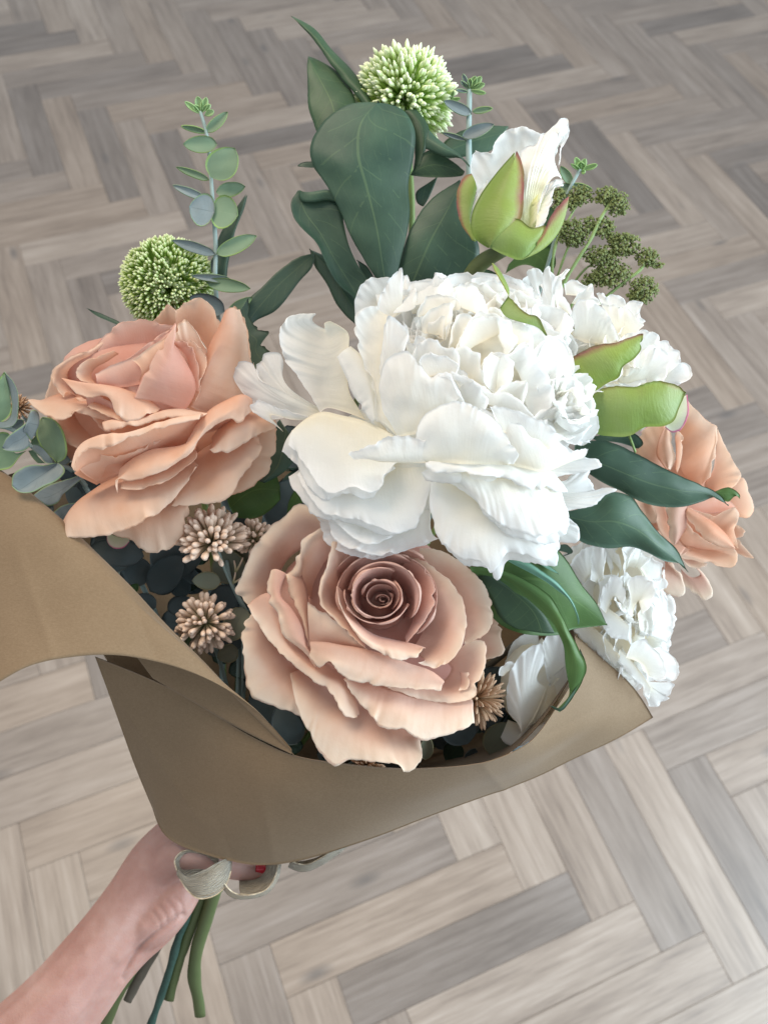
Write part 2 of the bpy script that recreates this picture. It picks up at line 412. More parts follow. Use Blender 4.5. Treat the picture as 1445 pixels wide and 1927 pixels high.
M['tan_floret'] = plain_mat('tan_floret_plastic', (0.44, 0.28, 0.17), (0.52, 0.35, 0.22), 60, 0.6, 0.2, 200, uvstops=[(0, (0.26, 0.16, 0.08)), (0.5, (0.46, 0.29, 0.17)), (1, (0.56, 0.38, 0.26))])
M['green_floret'] = plain_mat('white_tipped_floret_plastic', (0.4, 0.55, 0.2), (0.6, 0.7, 0.4), 60, 0.45, 0.1, 200, uvstops=[(0, (0.22, 0.40, 0.04)), (0.55, (0.36, 0.54, 0.09)), (0.75, (0.50, 0.64, 0.22)), (1, (0.84, 0.87, 0.68))])
M['moss_floret'] = plain_mat('green_floret_plastic', (0.18, 0.32, 0.06), (0.34, 0.48, 0.15), 60, 0.5, 0.1, 200, uvstops=[(0, (0.14, 0.27, 0.03)), (0.7, (0.24, 0.38, 0.05)), (0.84, (0.44, 0.56, 0.18)), (1, (0.76, 0.80, 0.56))])
M['seed'] = plain_mat('olive_seed_plastic', (0.08, 0.11, 0.03), (0.20, 0.23, 0.08), 220, 0.55, 0.4, 300)

def core(o, x, y, h, rx, ry, rh, mat, name='flower_core'):
    """the padded heart of a flower that its petals are glued to"""
    n, m = 20, 12
    th = np.linspace(0, 2 * np.pi, n, endpoint=False); ph = np.linspace(0.05, np.pi - 0.05, m)
    T, P = np.meshgrid(th, ph)
    V = np.stack([x + rx * np.sin(P) * np.cos(T), y + ry * np.sin(P) * np.sin(T), h + rh * np.cos(P)], 2)
    uv = np.stack([0.75 + 0.2 * np.sin(T * 3), T / 6.3], 2).reshape(-1, 2)
    f = grid_faces(m, n, True); f.append(tuple(range(n))[::-1]); f.append(tuple(range((m - 1) * n, m * n)))
    return link(name, Wn(V.reshape(-1, 3)), f, mat, o, uv)

# ------------------------------------------------------------------ the floor: herringbone planks
YAW = math.radians(26.88)
PW = 0.0535 * CAM_H                       # plank width
U2 = Vector((math.cos(YAW), math.sin(YAW))); V2 = Vector((-math.sin(YAW), math.cos(YAW)))
def wood_mat():
    m, N, L, B = newmat('washed_oak_plank')
    tc = nd(N, 'ShaderNodeTexCoord'); oi = nd(N, 'ShaderNodeObjectInfo')
    off = nd(N, 'ShaderNodeVectorMath', operation='SCALE'); L.new(oi.outputs['Location'], off.inputs[0]); off.inputs['Scale'].default_value = 9.37
    add = nd(N, 'ShaderNodeVectorMath', operation='ADD'); L.new(tc.outputs['Object'], add.inputs[0]); L.new(off.outputs[0], add.inputs[1])
    def str_(sx, sy):
        mp = nd(N, 'ShaderNodeMapping'); L.new(add.outputs[0], mp.inputs[0]); mp.inputs['Scale'].default_value = (sx, sy, 1)
        return mp.outputs[0]
    g1 = noise(N, L, str_(4, 70), 1, 8, 0.66)
    g2 = noise(N, L, str_(14, 330), 1, 5, 0.65)
    g3 = noise(N, L, str_(4, 15), 1, 4, 0.5)
    t = math_(N, L, 'ADD', math_(N, L, 'ADD', math_(N, L, 'MULTIPLY', g1, 0.56), math_(N, L, 'MULTIPLY', g2, 0.3)), math_(N, L, 'MULTIPLY', g3, 0.26))
    r = ramp(N, [(0.33, (0.110, 0.087, 0.073)), (0.45, (0.182, 0.144, 0.120)), (0.55, (0.250, 0.202, 0.168)), (0.70, (0.335, 0.280, 0.242))])
    L.new(t, r.inputs[0])
    tint = ramp(N, [(0.0, (0.58, 0.59, 0.62)), (0.2, (0.76, 0.76, 0.78)), (0.5, (0.98, 0.97, 0.97)), (0.75, (1.0, 0.95, 0.90)), (1.0, (1.18, 1.17, 1.16))])
    csep = nd(N, 'ShaderNodeSeparateColor'); L.new(oi.outputs['Color'], csep.inputs[0]); L.new(csep.outputs[0], tint.inputs[0])
    c = mixc(N, L, 1.0, r.outputs[0], tint.outputs[0], 'MULTIPLY')
    # dark knots
    vo = nd(N, 'ShaderNodeTexVoronoi'); vo.inputs['Scale'].default_value = 1.0; L.new(str_(5.0, 13.0), vo.inputs['Vector'])
    kn = nd(N, 'ShaderNodeMapRange'); L.new(vo.outputs['Distance'], kn.inputs[0])
    kn.inputs[1].default_value = 0.03; kn.inputs[2].default_value = 0.17; kn.inputs[3].default_value = 0.75; kn.inputs[4].default_value = 0.0
    c = mixc(N, L, math_(N, L, 'MULTIPLY', kn.outputs[0], math_(N, L, 'GREATER_THAN', noise(N, L, str_(2.1, 4.7), 1, 1), 0.44)), c, (0.10, 0.088, 0.084))
    L.new(c, B.inputs['Base Color'])
    rr = nd(N, 'ShaderNodeMapRange'); L.new(g1, rr.inputs[0]); rr.inputs[3].default_value = 0.30; rr.inputs[4].default_value = 0.48
    L.new(rr.outputs[0], B.inputs['Roughness'])
    B.inputs['Specular IOR Level'].default_value = 0.5
    bumpn(N, L, g2, 0.25, 0.0012, B)
    return m
M['wood'] = wood_mat()
M['joint'] = plain_mat('dark_joint', (0.05, 0.043, 0.038), (0.08, 0.07, 0.06), 30)
R_FLOOR = 4.5
fl_v = [(-R_FLOOR, -R_FLOOR, -0.012), (R_FLOOR, -R_FLOOR, -0.012), (R_FLOOR, R_FLOOR, -0.012), (-R_FLOOR, R_FLOOR, -0.012)]
floor = link('floor', fl_v, [(0, 1, 2, 3)], M['joint'], smooth=False)
floor['kind'] = 'structure'; floor['label'] = 'herringbone floor of grey-brown washed oak planks'
def plank_geo(cx, cy, ang, L=5 * PW, w=PW, g=0.0002, b=0.0007, t=0.0118):
    a, c = L / 2 - g, w / 2 - g
    pts = [(x * a, y * c, -t) for x, y in ((-1, -1), (1, -1), (1, 1), (-1, 1))]
    pts += [(x * a, y * c, -b) for x, y in ((-1, -1), (1, -1), (1, 1), (-1, 1))]
    pts += [(x * (a - b), y * (c - b), 0) for x, y in ((-1, -1), (1, -1), (1, 1), (-1, 1))]
    f = [(8, 9, 10, 11)]
    for k in (0, 4):
        f += [(k + i, k + (i + 1) % 4, k + 4 + (i + 1) % 4, k + 4 + i) for i in range(4)]
    ca, sa = math.cos(ang), math.sin(ang)
    return [(cx + x * ca - y * sa, cy + x * sa + y * ca, z) for x, y, z in pts], f
def floor_px(p):
    q = CAMM.inverted() @ Vector((p.x, p.y, 0))
    return (CX + F * q.x / -q.z, CY - F * q.y / -q.z, -q.z)
cands = []
for m_ in range(-14, 15):
    for j in range(-40, 41):
        for kind in (0, 1):
            cx, cy = (j - 1.5 + 5 * m_, -j - 0.5 + 5 * m_) if kind == 0 else (j + 5 * m_ + 0.5, -j + 5 * m_ + 2.5)
            p = U2 * ((0.188 * CAM_H) + cx * PW) + V2 * ((0.115 * CAM_H) + cy * PW)
            if p.length > R_FLOOR - 0.3: continue
            ang = YAW + (math.pi / 2 if kind else 0)
            x, y, z = floor_px(p)
            # does any of its outline fall in the frame?
            ax = Vector((math.cos(ang), math.sin(ang)))
            seen = False
            for s in (-0.5, -0.25, 0, 0.25, 0.5):
                q = floor_px(p + ax * (5 * PW * s))
                if q[2] > 0 and -60 < q[0] < 1505 and -60 < q[1] < 1987: seen = True
            cands.append((0 if seen else 1, z if z > 0 else 9, p, ang))
cands.sort(key=lambda c: (c[0], c[1]))
pv, pf = plank_geo(0, 0, 0)
pme = bpy.data.meshes.new('plank'); pme.from_pydata(pv, [], pf); pme.materials.append(M['wood'])
rest_v, rest_f = [], []
n_pl = 0
rt_ = random.Random(3)
# tones of the planks one can tell apart, by where they lie in the photograph
TONE = [(465, 265, .02), (1190, 322, .04), (920, 120, .03), (60, 170, .12), (90, 165, .2), (600, 120, .25), (700, 1690, .2), (800, 1760, .85), (905, 1560, 1.0), (960, 1590, .9), (1045, 1590, .5), (1135, 1600, .65), (1210, 1600, .3),
        (1290, 1590, .95), (1390, 1560, .2), (90, 1480, .55), (140, 1400, .35), (100, 1590, .75), (60, 1720, .9), (150, 330, .7), (150, 420, .75), (900, 1850, .95), (600, 1850, .8), (1250, 1850, .9), (1400, 1300, .35), (1400, 1230, .5), (1330, 1420, .6), (1350, 800, .15), (1400, 900, .25), (1330, 600, .5), (1300, 480, .7)]
for s, z, p, ang in cands:
    if s == 0 and n_pl < 300:
        o = bpy.data.objects.new('plank', pme); COL.objects.link(o); o.parent = floor
        o.location = (p.x, p.y, 0); o.rotation_euler = (0, 0, ang); n_pl += 1
        t = rt_.choice([.1, .3, .45, .5, .55, .65, .75, .85, .95]) + rt_.uniform(-.05, .05)
        for tx, ty, tv in TONE:
            q = CAMM.inverted() @ (W(tx, ty, 0)); g = Vector((0, 0, CAM_H)) + (W(tx, ty, 0) - Vector((0, 0, CAM_H))) * (CAM_H / (CAM_H - W(tx, ty, 0).z))
            dd = Vector((g.x, g.y)) - p; ax = Vector((math.cos(ang), math.sin(ang)))
            if abs(dd @ ax) < 2.5 * PW and abs(dd @ Vector((-ax.y, ax.x))) < 0.5 * PW: t = tv
        o.color = (t, t, t, 1)
    else:
        v, f = plank_geo(p.x, p.y, ang); k = len(rest_v)
        rest_v += v; rest_f += [tuple(i + k for i in q) for q in f]
o = link('planks', rest_v, rest_f, M['wood'], floor, smooth=False); o['kind'] = 'stuff'

# ------------------------------------------------------------------ kraft paper wrap
def kraft():
    m, N, L, B = newmat('kraft_paper')
    tc = nd(N, 'ShaderNodeTexCoord')
    f1 = noise(N, L, tc.outputs['Object'], 900, 4, 0.7); f2 = noise(N, L, tc.outputs['Object'], 26, 3)
    mp = nd(N, 'ShaderNodeMapping'); L.new(tc.outputs['Object'], mp.inputs[0]); mp.inputs['Scale'].default_value = (500, 2600, 1300)
    f3 = noise(N, L, mp.outputs[0], 1, 2)
    t = math_(N, L, 'ADD', math_(N, L, 'ADD', math_(N, L, 'MULTIPLY', f1, 0.45), math_(N, L, 'MULTIPLY', f3, 0.3)), math_(N, L, 'MULTIPLY', f2, 0.25))
    r = ramp(N, [(0.3, (0.152, 0.099, 0.053)), (0.5, (0.184, 0.123, 0.070)), (0.7, (0.218, 0.150, 0.089))]); L.new(t, r.inputs[0])
    L.new(r.outputs[0], B.inputs['Base Color'])
    B.inputs['Roughness'].default_value = 0.72; B.inputs['Specular IOR Level'].default_value = 0.3
    B.inputs['Sheen Weight'].default_value = 0.12
    bumpn(N, L, math_(N, L, 'ADD', f1, f3), 0.16, 0.0004, B)
    return m
M['kraft'] = kraft()
T0 = (0, 0, 1)
wrap = thing('paper_wrap', 'brown kraft paper cone wrapped round the bouquet, left edge rolled outward', 'wrapping paper', (450, 1600, -220))
kw = dict(name='front_panel', rim=0.0004, wr=1.3, wl=220, cap=(90, 200),
          folds=((205, 1290, 400, 1580, 3.5, 14), (395, 1500, 445, 1640, -2.5, 10), (480, 1440, 520, 1640, 2, 16), (900, 1430, 960, 1500, 2, 12), (1000, 1400, 1190, 1300, -3, 18), (20, 1000, 110, 1260, 3, 20), (250, 1130, 300, 1250, -2, 14)))
S(wrap, M['kraft'], T0, [
    ('180,1236,-70 330,1300,-45 480,1389,-14 552,1421,5 650,1437,20 780,1446,28 930,1428,22 995,1397,6 1045,1335,-35 1084,1262,-80 1080,1195,-125', 0),
    ('216,1334,-115 330,1385,-82 430,1440,-52 530,1487,-36 630,1500,-30 760,1498,-28 900,1466,-30 985,1436,-40 1060,1390,-62 1120,1330,-100 1132,1238,-140', 0),
    ('252,1432,-170 330,1480,-138 410,1530,-115 500,1557,-100 610,1560,-95 730,1540,-90 870,1497,-92 980,1458,-98 1070,1408,-110 1155,1350,-135 1188,1290,-160', 0),
    ('288,1520,-215 312,1572,-212 400,1612,-196 480,1627,-185 560,1620,-172 700,1577,-155 850,1520,-145 1000,1466,-142 1080,1428,-150 1160,1389,-168 1228,1350,-190', 0)], res=0.9, **kw)
kw['name'] = 'rolled_flap'
S(wrap, M['kraft'], T0, [
    ('-60,1325,120 0,1283,122 60,1252,118 150,1235,108 220,1233,98 300,1246,80 400,1283,52 480,1334,30 553,1421,8', 0),
    ('-60,1200,70 20,1160,78 90,1145,78 170,1140,74 245,1155,66 325,1205,56 410,1276,40 484,1342,26 553,1421,8', 0),
    ('-60,1000,10 20,985,22 100,1010,34 180,1065,40 262,1135,40 335,1205,34 410,1280,28 482,1352,18 553,1421,7', 0),
    ('-60,850,-50 0,884,-40 120,985,-20 180,1043,-14 240,1103,-8 320,1188,-3 400,1268,0 480,1350,2 553,1421,5', 0),
    ('-110,900,-150 -40,950,-140 80,1045,-120 140,1100,-110 205,1160,-100 290,1240,-90 375,1310,-75 465,1375,-50 550,1425,-5', 0)], res=0.9, **kw)
kw['name'] = 'inner_layer'
S(wrap, M['kraft'], T0, [
    ('288,1276,-42 380,1330,-24 470,1381,-6 549,1419,8', 0), ('250,1225,-40 380,1262,-10 470,1325,8 549,1410,8', 0)], **kw)
kw['name'] = 'back_panel'
S(wrap, M['kraft'], T0, [
    ('-60,922,-120 40,886,-165 130,870,-245 300,900,-390 600,860,-440 900,950,-440 1060,1090,-360 1082,1197,-140', 0),
    ('60,1080,-160 110,1080,-220 200,1080,-310 350,1100,-430 600,1100,-480 850,1150,-470 1000,1220,-390 1072,1275,-110', 0),
    ('200,1240,-210 240,1250,-260 300,1260,-320 400,1280,-420 560,1320,-450 760,1340,-420 900,1380,-320 960,1415,-60', 0),
    ('260,1420,-230 290,1430,-270 320,1440,-310 390,1450,-390 480,1470,-400 600,1480,-370 700,1480,-290 780,1470,-60', 0),
    ('300,1530,-230 315,1540,-260 335,1550,-300 380,1560,-370 430,1580,-375 480,1590,-350 520,1595,-290 560,1600,-190', 0)], res=0.7, **kw)

# ------------------------------------------------------------------ the arm and hand
def skin_mat():
    m, N, L, B = newmat('skin')
    tc = nd(N, 'ShaderNodeTexCoord')
    n1 = noise(N, L, tc.outputs['Object'], 30, 4); n2 = noise(N, L, tc.outputs['Object'], 160, 3); n3 = noise(N, L, tc.outputs['Object'], 900, 2)
    r = ramp(N, [(0.28, (0.285, 0.135, 0.108)), (0.5, (0.365, 0.205, 0.172)), (0.72, (0.435, 0.285, 0.25))])
    L.new(math_(N, L, 'ADD', math_(N, L, 'MULTIPLY', n1, 0.85), math_(N, L, 'MULTIPLY', n2, 0.15)), r.inputs[0])
    L.new(r.outputs[0], B.inputs['Base Color'])
    B.inputs['Subsurface Weight'].default_value = 0.25
    B.inputs['Subsurface Radius'].default_value = (0.006, 0.0025, 0.0015)
    B.inputs['Subsurface Scale'].default_value = 1.0
    B.inputs['Roughness'].default_value = 0.5; B.inputs['Specular IOR Level'].default_value = 0.4
    bumpn(N, L, math_(N, L, 'ADD', n3, n2), 0.25, 0.0006, B)
    return m
M['skin'] = skin_mat()
M['nail'] = plain_mat('red_nail_varnish', (0.42, 0.015, 0.03), (0.48, 0.02, 0.04), 30, 0.15, 0, 200, spec=0.6)
person = thing('person', 'bare left arm reaching in, hand with red nail gripping the stems', 'person', (-40, 2000, -200))
def chain(pts, step=0.22):
    out = []
    P = np.asarray(pts, float)
    n = max(3, int(np.linalg.norm(np.diff(P[:, :3], axis=0), axis=1).sum() / (P[:, 3].min() * step)))
    return herm(P, n)
sph = []
# forearm, wrist and palm (x, y, h, radius) in pixels; two rows side by side give the flat width of the wrist
sph += list(chain([(-110, 2075, -120, 86), (22, 1966, -165, 76), (104, 1887, -205, 70), (162, 1816, -240, 64), (214, 1749, -268, 60), (254, 1692, -285, 58), (294, 1630, -300, 57), (330, 1585, -310, 50)]))
sph += list(chain([(72, 1970, -200, 70), (140, 1890, -235, 64), (200, 1812, -262, 58), (250, 1765, -285, 52), (296, 1720, -305, 54), (330, 1675, -318, 50), (355, 1630, -325, 42)]))
sph += list(chain([(252, 1772, -278, 34), (288, 1735, -270, 44), (318, 1706, -276, 44), (340, 1672, -288, 38)]))       # heel of the hand
sph += list(chain([(296, 1640, -292, 46), (340, 1608, -258, 33), (388, 1608, -248, 27), (428, 1628, -256, 24), (470, 1637, -264, 20), (503, 1637, -272, 15)]))  # thumb
for k, (y0, y1, ln) in enumerate(((1572, 1545, 1.0), (1590, 1568, 1.06), (1608, 1592, 1.0), (1625, 1614, 0.85))):     # four fingers curl behind the stems
    r = (22, 23, 21, 18)[k]
    sph += list(chain([(322, y0, -345, r + 7), (372, y0 - 10, -395, r + 2), (430, y1, -412, r), (430 + 45 * ln, y1 + 4, -385, r - 2), (430 + 58 * ln, y1 + 10, -345, r - 4), (430 + 40 * ln, y1 + 14, -315, r - 6)]))
bm = bmesh.new()
for x, y, h, r in sph:
    s = r * K * (F - h) / F
    bmesh.ops.create_icosphere(bm, subdivisions=2, radius=s, matrix=Matrix.Translation(W(x, y, h) - person.location))
me = bpy.data.meshes.new('body'); bm.to_mesh(me); bm.free()
tmp = bpy.data.objects.new('body', me); COL.objects.link(tmp)
rm = tmp.modifiers.new('r', 'REMESH'); rm.mode = 'VOXEL'; rm.voxel_size = 0.0011
sm = tmp.modifiers.new('s', 'SMOOTH'); sm.iterations = 14; sm.factor = 0.5
bpy.context.view_layer.update()
me2 = bpy.data.meshes.new_from_object(tmp.evaluated_get(bpy.context.evaluated_depsgraph_get()))
bpy.data.objects.remove(tmp)
me2.name = 'body'
# wrist creases and the tendon: small grooves cut into the surface
n = len(me2.vertices); co = np.zeros(n * 3); me2.vertices.foreach_get('co', co); co = co.reshape(-1, 3)
no = np.zeros(n * 3); me2.vertices.foreach_get('normal', no); no = no.reshape(-1, 3)
wl = co + np.array(person.location)
Ci = np.array(CAMM.inverted()); cc = np.c_[wl, np.ones(n)] @ Ci.T
px = CX + F * cc[:, 0] / -cc[:, 2]; py = CY - F * cc[:, 1] / -cc[:, 2]
disp = np.zeros(n)
def groove(pts, w, dep):
    global disp
    P = herm(np.array(pts, float), 40)
    d = np.min(np.hypot(px[:, None] - P[None, :, 0], py[:, None] - P[None, :, 1]), axis=1)
    disp -= dep * np.exp(-(d / w) ** 2)
groove([(300, 1705), (312, 1722), (316, 1738)], 3.0, 0.0007)
groove([(314, 1694), (327, 1711), (332, 1726)], 3.0, 0.0007)
groove([(288, 1716), (300, 1734), (303, 1748)], 3.0, 0.0006)
groove([(328, 1688), (341, 1700), (346, 1714)], 2.8, 0.0006)
groove([(232, 1842), (248, 1805), (275, 1772), (310, 1745), (345, 1722)], 6, 0.0022)
groove([(222, 1800), (245, 1768), (270, 1745)], 12, -0.0012)
co = co + no * disp[:, None]
me2.vertices.foreach_set('co', co.ravel())
me2.polygons.foreach_set('use_smooth', [True] * len(me2.polygons))
me2.materials.clear(); me2.materials.append(M['skin'])
body = bpy.data.objects.new('body', me2); COL.objects.link(body); body.parent = person
S(person, M['nail'], T0, [('482,1628,-252 496,1627,-254 508,1630,-259', 0), ('481,1637,-244 496,1637,-246 510,1637,-254', 0), ('482,1645,-250 496,1646,-253 508,1644,-259', 0)], name='fingernail', res=2, rim=0.0006)

# ------------------------------------------------------------------ jute ribbon bow
def jute():
    m, N, L, B = newmat('jute_ribbon')
    uv = nd(N, 'ShaderNodeUVMap'); sep = nd(N, 'ShaderNodeSeparateXYZ'); L.new(uv.outputs[0], sep.inputs[0])
    tc = nd(N, 'ShaderNodeTexCoord')
    w = math_(N, L, 'SINE', math_(N, L, 'ADD', math_(N, L, 'MULTIPLY', sep.outputs[0], 75.0), math_(N, L, 'MULTIPLY', noise(N, L, tc.outputs['Object'], 120, 2), 6.0)))
    cmb = nd(N, 'ShaderNodeCombineXYZ'); L.new(math_(N, L, 'MULTIPLY', sep.outputs[0], 60.0), cmb.inputs[0]); L.new(math_(N, L, 'MULTIPLY', sep.outputs[1], 5.0), cmb.inputs[1])
    n1 = noise(N, L, cmb.outputs[0], 1, 3)
    r = ramp(N, [(0.30, (0.25, 0.185, 0.11)), (0.48, (0.56, 0.46, 0.32)), (0.64, (0.80, 0.71, 0.55))]); L.new(n1, r.inputs[0])
    L.new(r.outputs[0], B.inputs['Base Color']); B.inputs['Roughness'].default_value = 0.75
    B.inputs['Sheen Weight'].default_value = 0.3
    bumpn(N, L, math_(N, L, 'ADD', w, math_(N, L, 'MULTIPLY', n1, 4.0)), 1.0, 0.0012, B)
    return m
M['jute'] = jute()
Z6 = (0, 1450, 0.4844)
bow = thing('ribbon_bow', 'looped jute ribbon bow tied where the hand grips the stems', 'ribbon', (430, 1640, -230))
kw = dict(name='loop', rim=0.0008, wr=0.5, wl=40)
S(bow, M['jute'], Z6, [('690,385,-196 730,408,-190 800,385,-182 855,352,-186 900,335,-200', 0), ('690,405,-196 722,445,-184 790,440,-172 850,408,-178 900,360,-200', 0), ('700,420,-200 735,472,-194 775,497,-186 830,488,-184 872,455,-190 897,390,-202', 0)], **kw)
S(bow, M['jute'], Z6, [('688,390,-198 680,345,-206 715,312,-212 780,318,-214 850,340,-210', 0), ('700,405,-205 705,375,-225 740,355,-235 790,362,-232 850,362,-215', 0), ('715,425,-212 735,415,-235 770,405,-246 810,400,-240 850,385,-220', 0)], **kw)
S(bow, M['jute'], Z6, [('858,440,-196 898,490,-190 960,499,-186 1042,474,-190 1080,420,-198 1092,365,-210', 0), ('868,430,-192 908,474,-186 965,484,-182 1034,462,-186 1068,412,-194 1080,365,-206', 0)], **kw)
S(bow, M['jute'], Z6, [('935,478,-196 990,482,-194 1045,455,-198 1076,405,-206 1082,365,-214', 0), ('930,455,-226 985,445,-236 1025,425,-236 1050,395,-232 1058,360,-226', 0), ('930,430,-250 980,410,-262 1015,395,-262 1035,370,-256 1045,350,-246', 0)], **kw)
S(bow, M['jute'], Z6, [('1120,375,-205 1180,393,-196 1250,367,-190 1318,322,-190 1356,288,-196', 0), ('1130,350,-200 1185,365,-190 1245,340,-184 1300,300,-184 1330,270,-190', 0)], **kw)
S(bow, M['jute'], Z6, [('1120,372,-206 1180,388,-200 1240,366,-196 1300,330,-196', 0), ('1130,355,-225 1180,352,-238 1230,340,-240 1280,315,-226', 0)], **kw)
S(bow, M['jute'], T0, [('362,1600,-300 380,1598,-270 410,1597,-256 440,1598,-270 460,1600,-300', 0), ('362,1628,-304 380,1628,-274 410,1628,-260 440,1628,-274 460,1628,-304', 0)], name='band', rim=0.0008)

# ------------------------------------------------------------------ stem ends below the hand (each goes up into the bouquet)
GRIP = (408, 1612, -322)
# ------------------------------------------------------------------ left peach rose
Z1 = (0, 500, 0.41522)
rose = thing('peach_rose', 'open peach-orange silk rose above the rolled paper edge, facing up', 'rose', (290, 860, -120), 'roses of the bouquet')
m = M['rose_peach']; mh = M['rose_heart']
def pr(rows, mat=m, b=0, **k):
    kk = dict(ruf=1.5, rfreq=0.7, wr=1.6, wl=60, jag=1.2, lip=0.5, rim=0.00018, rw=0.14, tuck=2, tamp=5, crease=0.5, flat=0.6); kk.update(k)
    S(rose, mat, Z1, rows, b, **kk)
# outer petals
pr([('440,1160 525,1222 600,1246 640,1285 700,1302 760,1288 810,1250 838,1200 850,1110', (-35, -10, -15, -30)), ('470,1110 620,1120 740,1120 850,1050', (-20, 10, -10)), ('560,1000 700,980 860,950', -70)], ruf=1.5)
pr([('1180,780 1246,735 1242,860 1205,950 1085,1030 1000,1040', (-60, -40, -30)), ('980,720 980,860 960,940', -80)], b=15)
pr([('775,1090 900,1082 1032,1057 1093,960 1188,830 1172,778', (18, 24, 18, -4, -25)), ('790,1040 900,1000 1010,930 1110,830 1150,760', (26, 34, 20, -10)), ('760,930 880,860 1000,780 1120,700', (-20, -40))], ruf=1.6)
pr([('322,1278 296,1240 410,1232 520,1213 610,1180 690,1143 770,1080 890,912', (18, 30, 46, 44, 24)), ('285,1215 318,1140 420,1120 520,1112 690,1050 800,990 900,905', (10, 38, 56, 58, 30)), ('300,1160 345,1078 440,1020 600,980 760,930 880,880', (-10, 10, 24, 20)), ('500,1000 560,930 640,900 760,860 900,800', (-70, -60))], ruf=2)
pr([('265,690 262,730 300,800 372,835', -25), ('330,650 420,740 500,780', -60)])
pr([('128,608 200,675 300,699 338,670 430,690 520,720', (8, 18, 30, 30, 20)), ('150,604 230,625 330,635 400,640 480,660 560,700', (10, 30, 42, 36)), ('200,606 272,602 390,622 480,640 570,690', (2, 10, 14, 5)), ('330,560 400,560 480,580 560,640', -60)], ruf=2)
pr([('235,500 205,660 260,740 330,790', -40), ('400,560 420,640 460,720', -70)])
# petal right below the left lip
pr([('345,600 420,690 470,745 560,760', -5), ('440,590 500,640 560,690', -25)], mat=m)
# M5, M4, M4b rolled lips
pr([('532,1030 528,972 600,976 690,948 760,920 860,850 905,775 960,740 1040,690 1080,712 1146,658', (52, 64, 74, 70, 52, 26)), ('538,975 575,930 680,900 800,870 880,800 940,720 1030,660 1100,630 1147,640', (58, 82, 96, 92, 70, 30)), ('550,915 640,852 760,822 850,800 892,720 922,680 1012,620 1092,588 1130,600', (50, 70, 80, 76, 54, 20)), ('600,960 700,900 800,850 880,800 940,740 1020,680', (-10, 0, -20))], ruf=1.8)
pr([('338,935 352,880 400,832 490,832 570,786 640,770 760,728 905,694', (70, 86, 92, 86)), ('325,905 378,800 450,768 570,757 700,715 800,690 915,670', (66, 84, 92, 90, 80)), ('345,930 430,860 530,835 640,800 760,760 860,715 930,690', (48, 60, 64, 58)), ('345,945 440,905 540,885 640,850 760,800 860,760 930,700', (34, 40, 46, 40)), ('440,995 500,960 570,930 660,890 770,840 870,780 930,710', (10, 16, 20, 10))], ruf=2)
pr([('476,752 560,735 640,722 770,688 905,690 938,670', (66, 76, 74, 60)), ('470,712 505,700 560,704 640,690 700,665 760,650 830,648 938,668', (62, 76, 80, 58)), ('520,770 620,750 720,725 820,690 900,690', (34, 40, 34)), ('560,790 660,770 760,740 860,700', (10, 10))], ruf=1.8)
pr([('948,832 992,852 1060,832 1170,770 1250,738', (44, 40, 20, -20)), ('960,820 1040,742 1150,700 1240,690', (46, 50, 20, -30)), ('960,780 1040,690 1130,640', (-10, -30))], ruf=1.5)
# thin petals showing between the rolled lips
pr([('352,900 420,850 520,862 620,835 700,800 780,770', (46, 56, 52)), ('380,940 480,900 600,880 760,800', (36, 40, 36)), ('460,990 600,920 740,850', 6)])
pr([('548,1010 640,1015 740,985 830,930 890,870', (50, 60, 46)), ('560,980 700,960 820,900 890,840', (40, 48, 36)), ('600,960 740,900 860,830', -10)])
pr([('395,640 470,672 560,712 650,700 720,668', (44, 58, 56)), ('420,620 520,660 620,680 720,655', (38, 48, 46)), ('460,610 560,640 680,640', 16)])
pr([('905,700 960,690 1030,640 1090,612', (40, 44, 20)), ('910,720 980,720 1080,660', (26, 20)), ('930,760 1040,720', -20)])
# M1 front petals round the bud
pr([('345,577 402,598 470,588 492,600 520,660 560,702 640,692 722,655', (52, 66, 74, 66)), ('310,540 400,562 480,570 540,600 620,630 722,652', (54, 76, 86, 66)), ('283,510 330,523 380,531 480,545 560,560 640,592 725,652', (46, 62, 72, 64)), ('380,600 480,640 580,690', (20, 30))], ruf=1.6)
pr([('480,546 600,541 700,550 790,590 838,646', (48, 56, 60, 52)), ('520,600 620,630 720,650 860,650', (54, 64, 50)), ('560,690 640,700 720,690 860,660', (40, 46, 34))], mat=mh, ruf=1, jag=.4)
pr([('390,590 470,595 560,700', 40), ('400,645 440,665 510,700', 22)], mat=mh)
# upper left outer cups, seen from inside
pr([('292,600 240,530 238,482 320,415 440,360 540,262', (0, 8, 4, -10)), ('310,575 268,520 275,480 350,425 450,385 550,300', (6, 16, 10, -4)), ('400,620 335,560 330,500 420,440 520,390 640,330', (-40, -50))], ruf=2)
pr([('430,372 490,300 545,258 600,247 690,248 742,268 800,275', (-10, 10, 12, 16)), ('450,390 560,330 660,300 750,300', (0, 4)), ('470,440 560,410 660,380 750,350', (-20, -20))], mat=mh, ruf=1.5)
pr([('420,540 352,505 345,470 382,437 470,400 515,384', (36, 44, 38, 30)), ('440,535 415,500 430,470 490,430 540,400', (24, 20))], ruf=1.2)
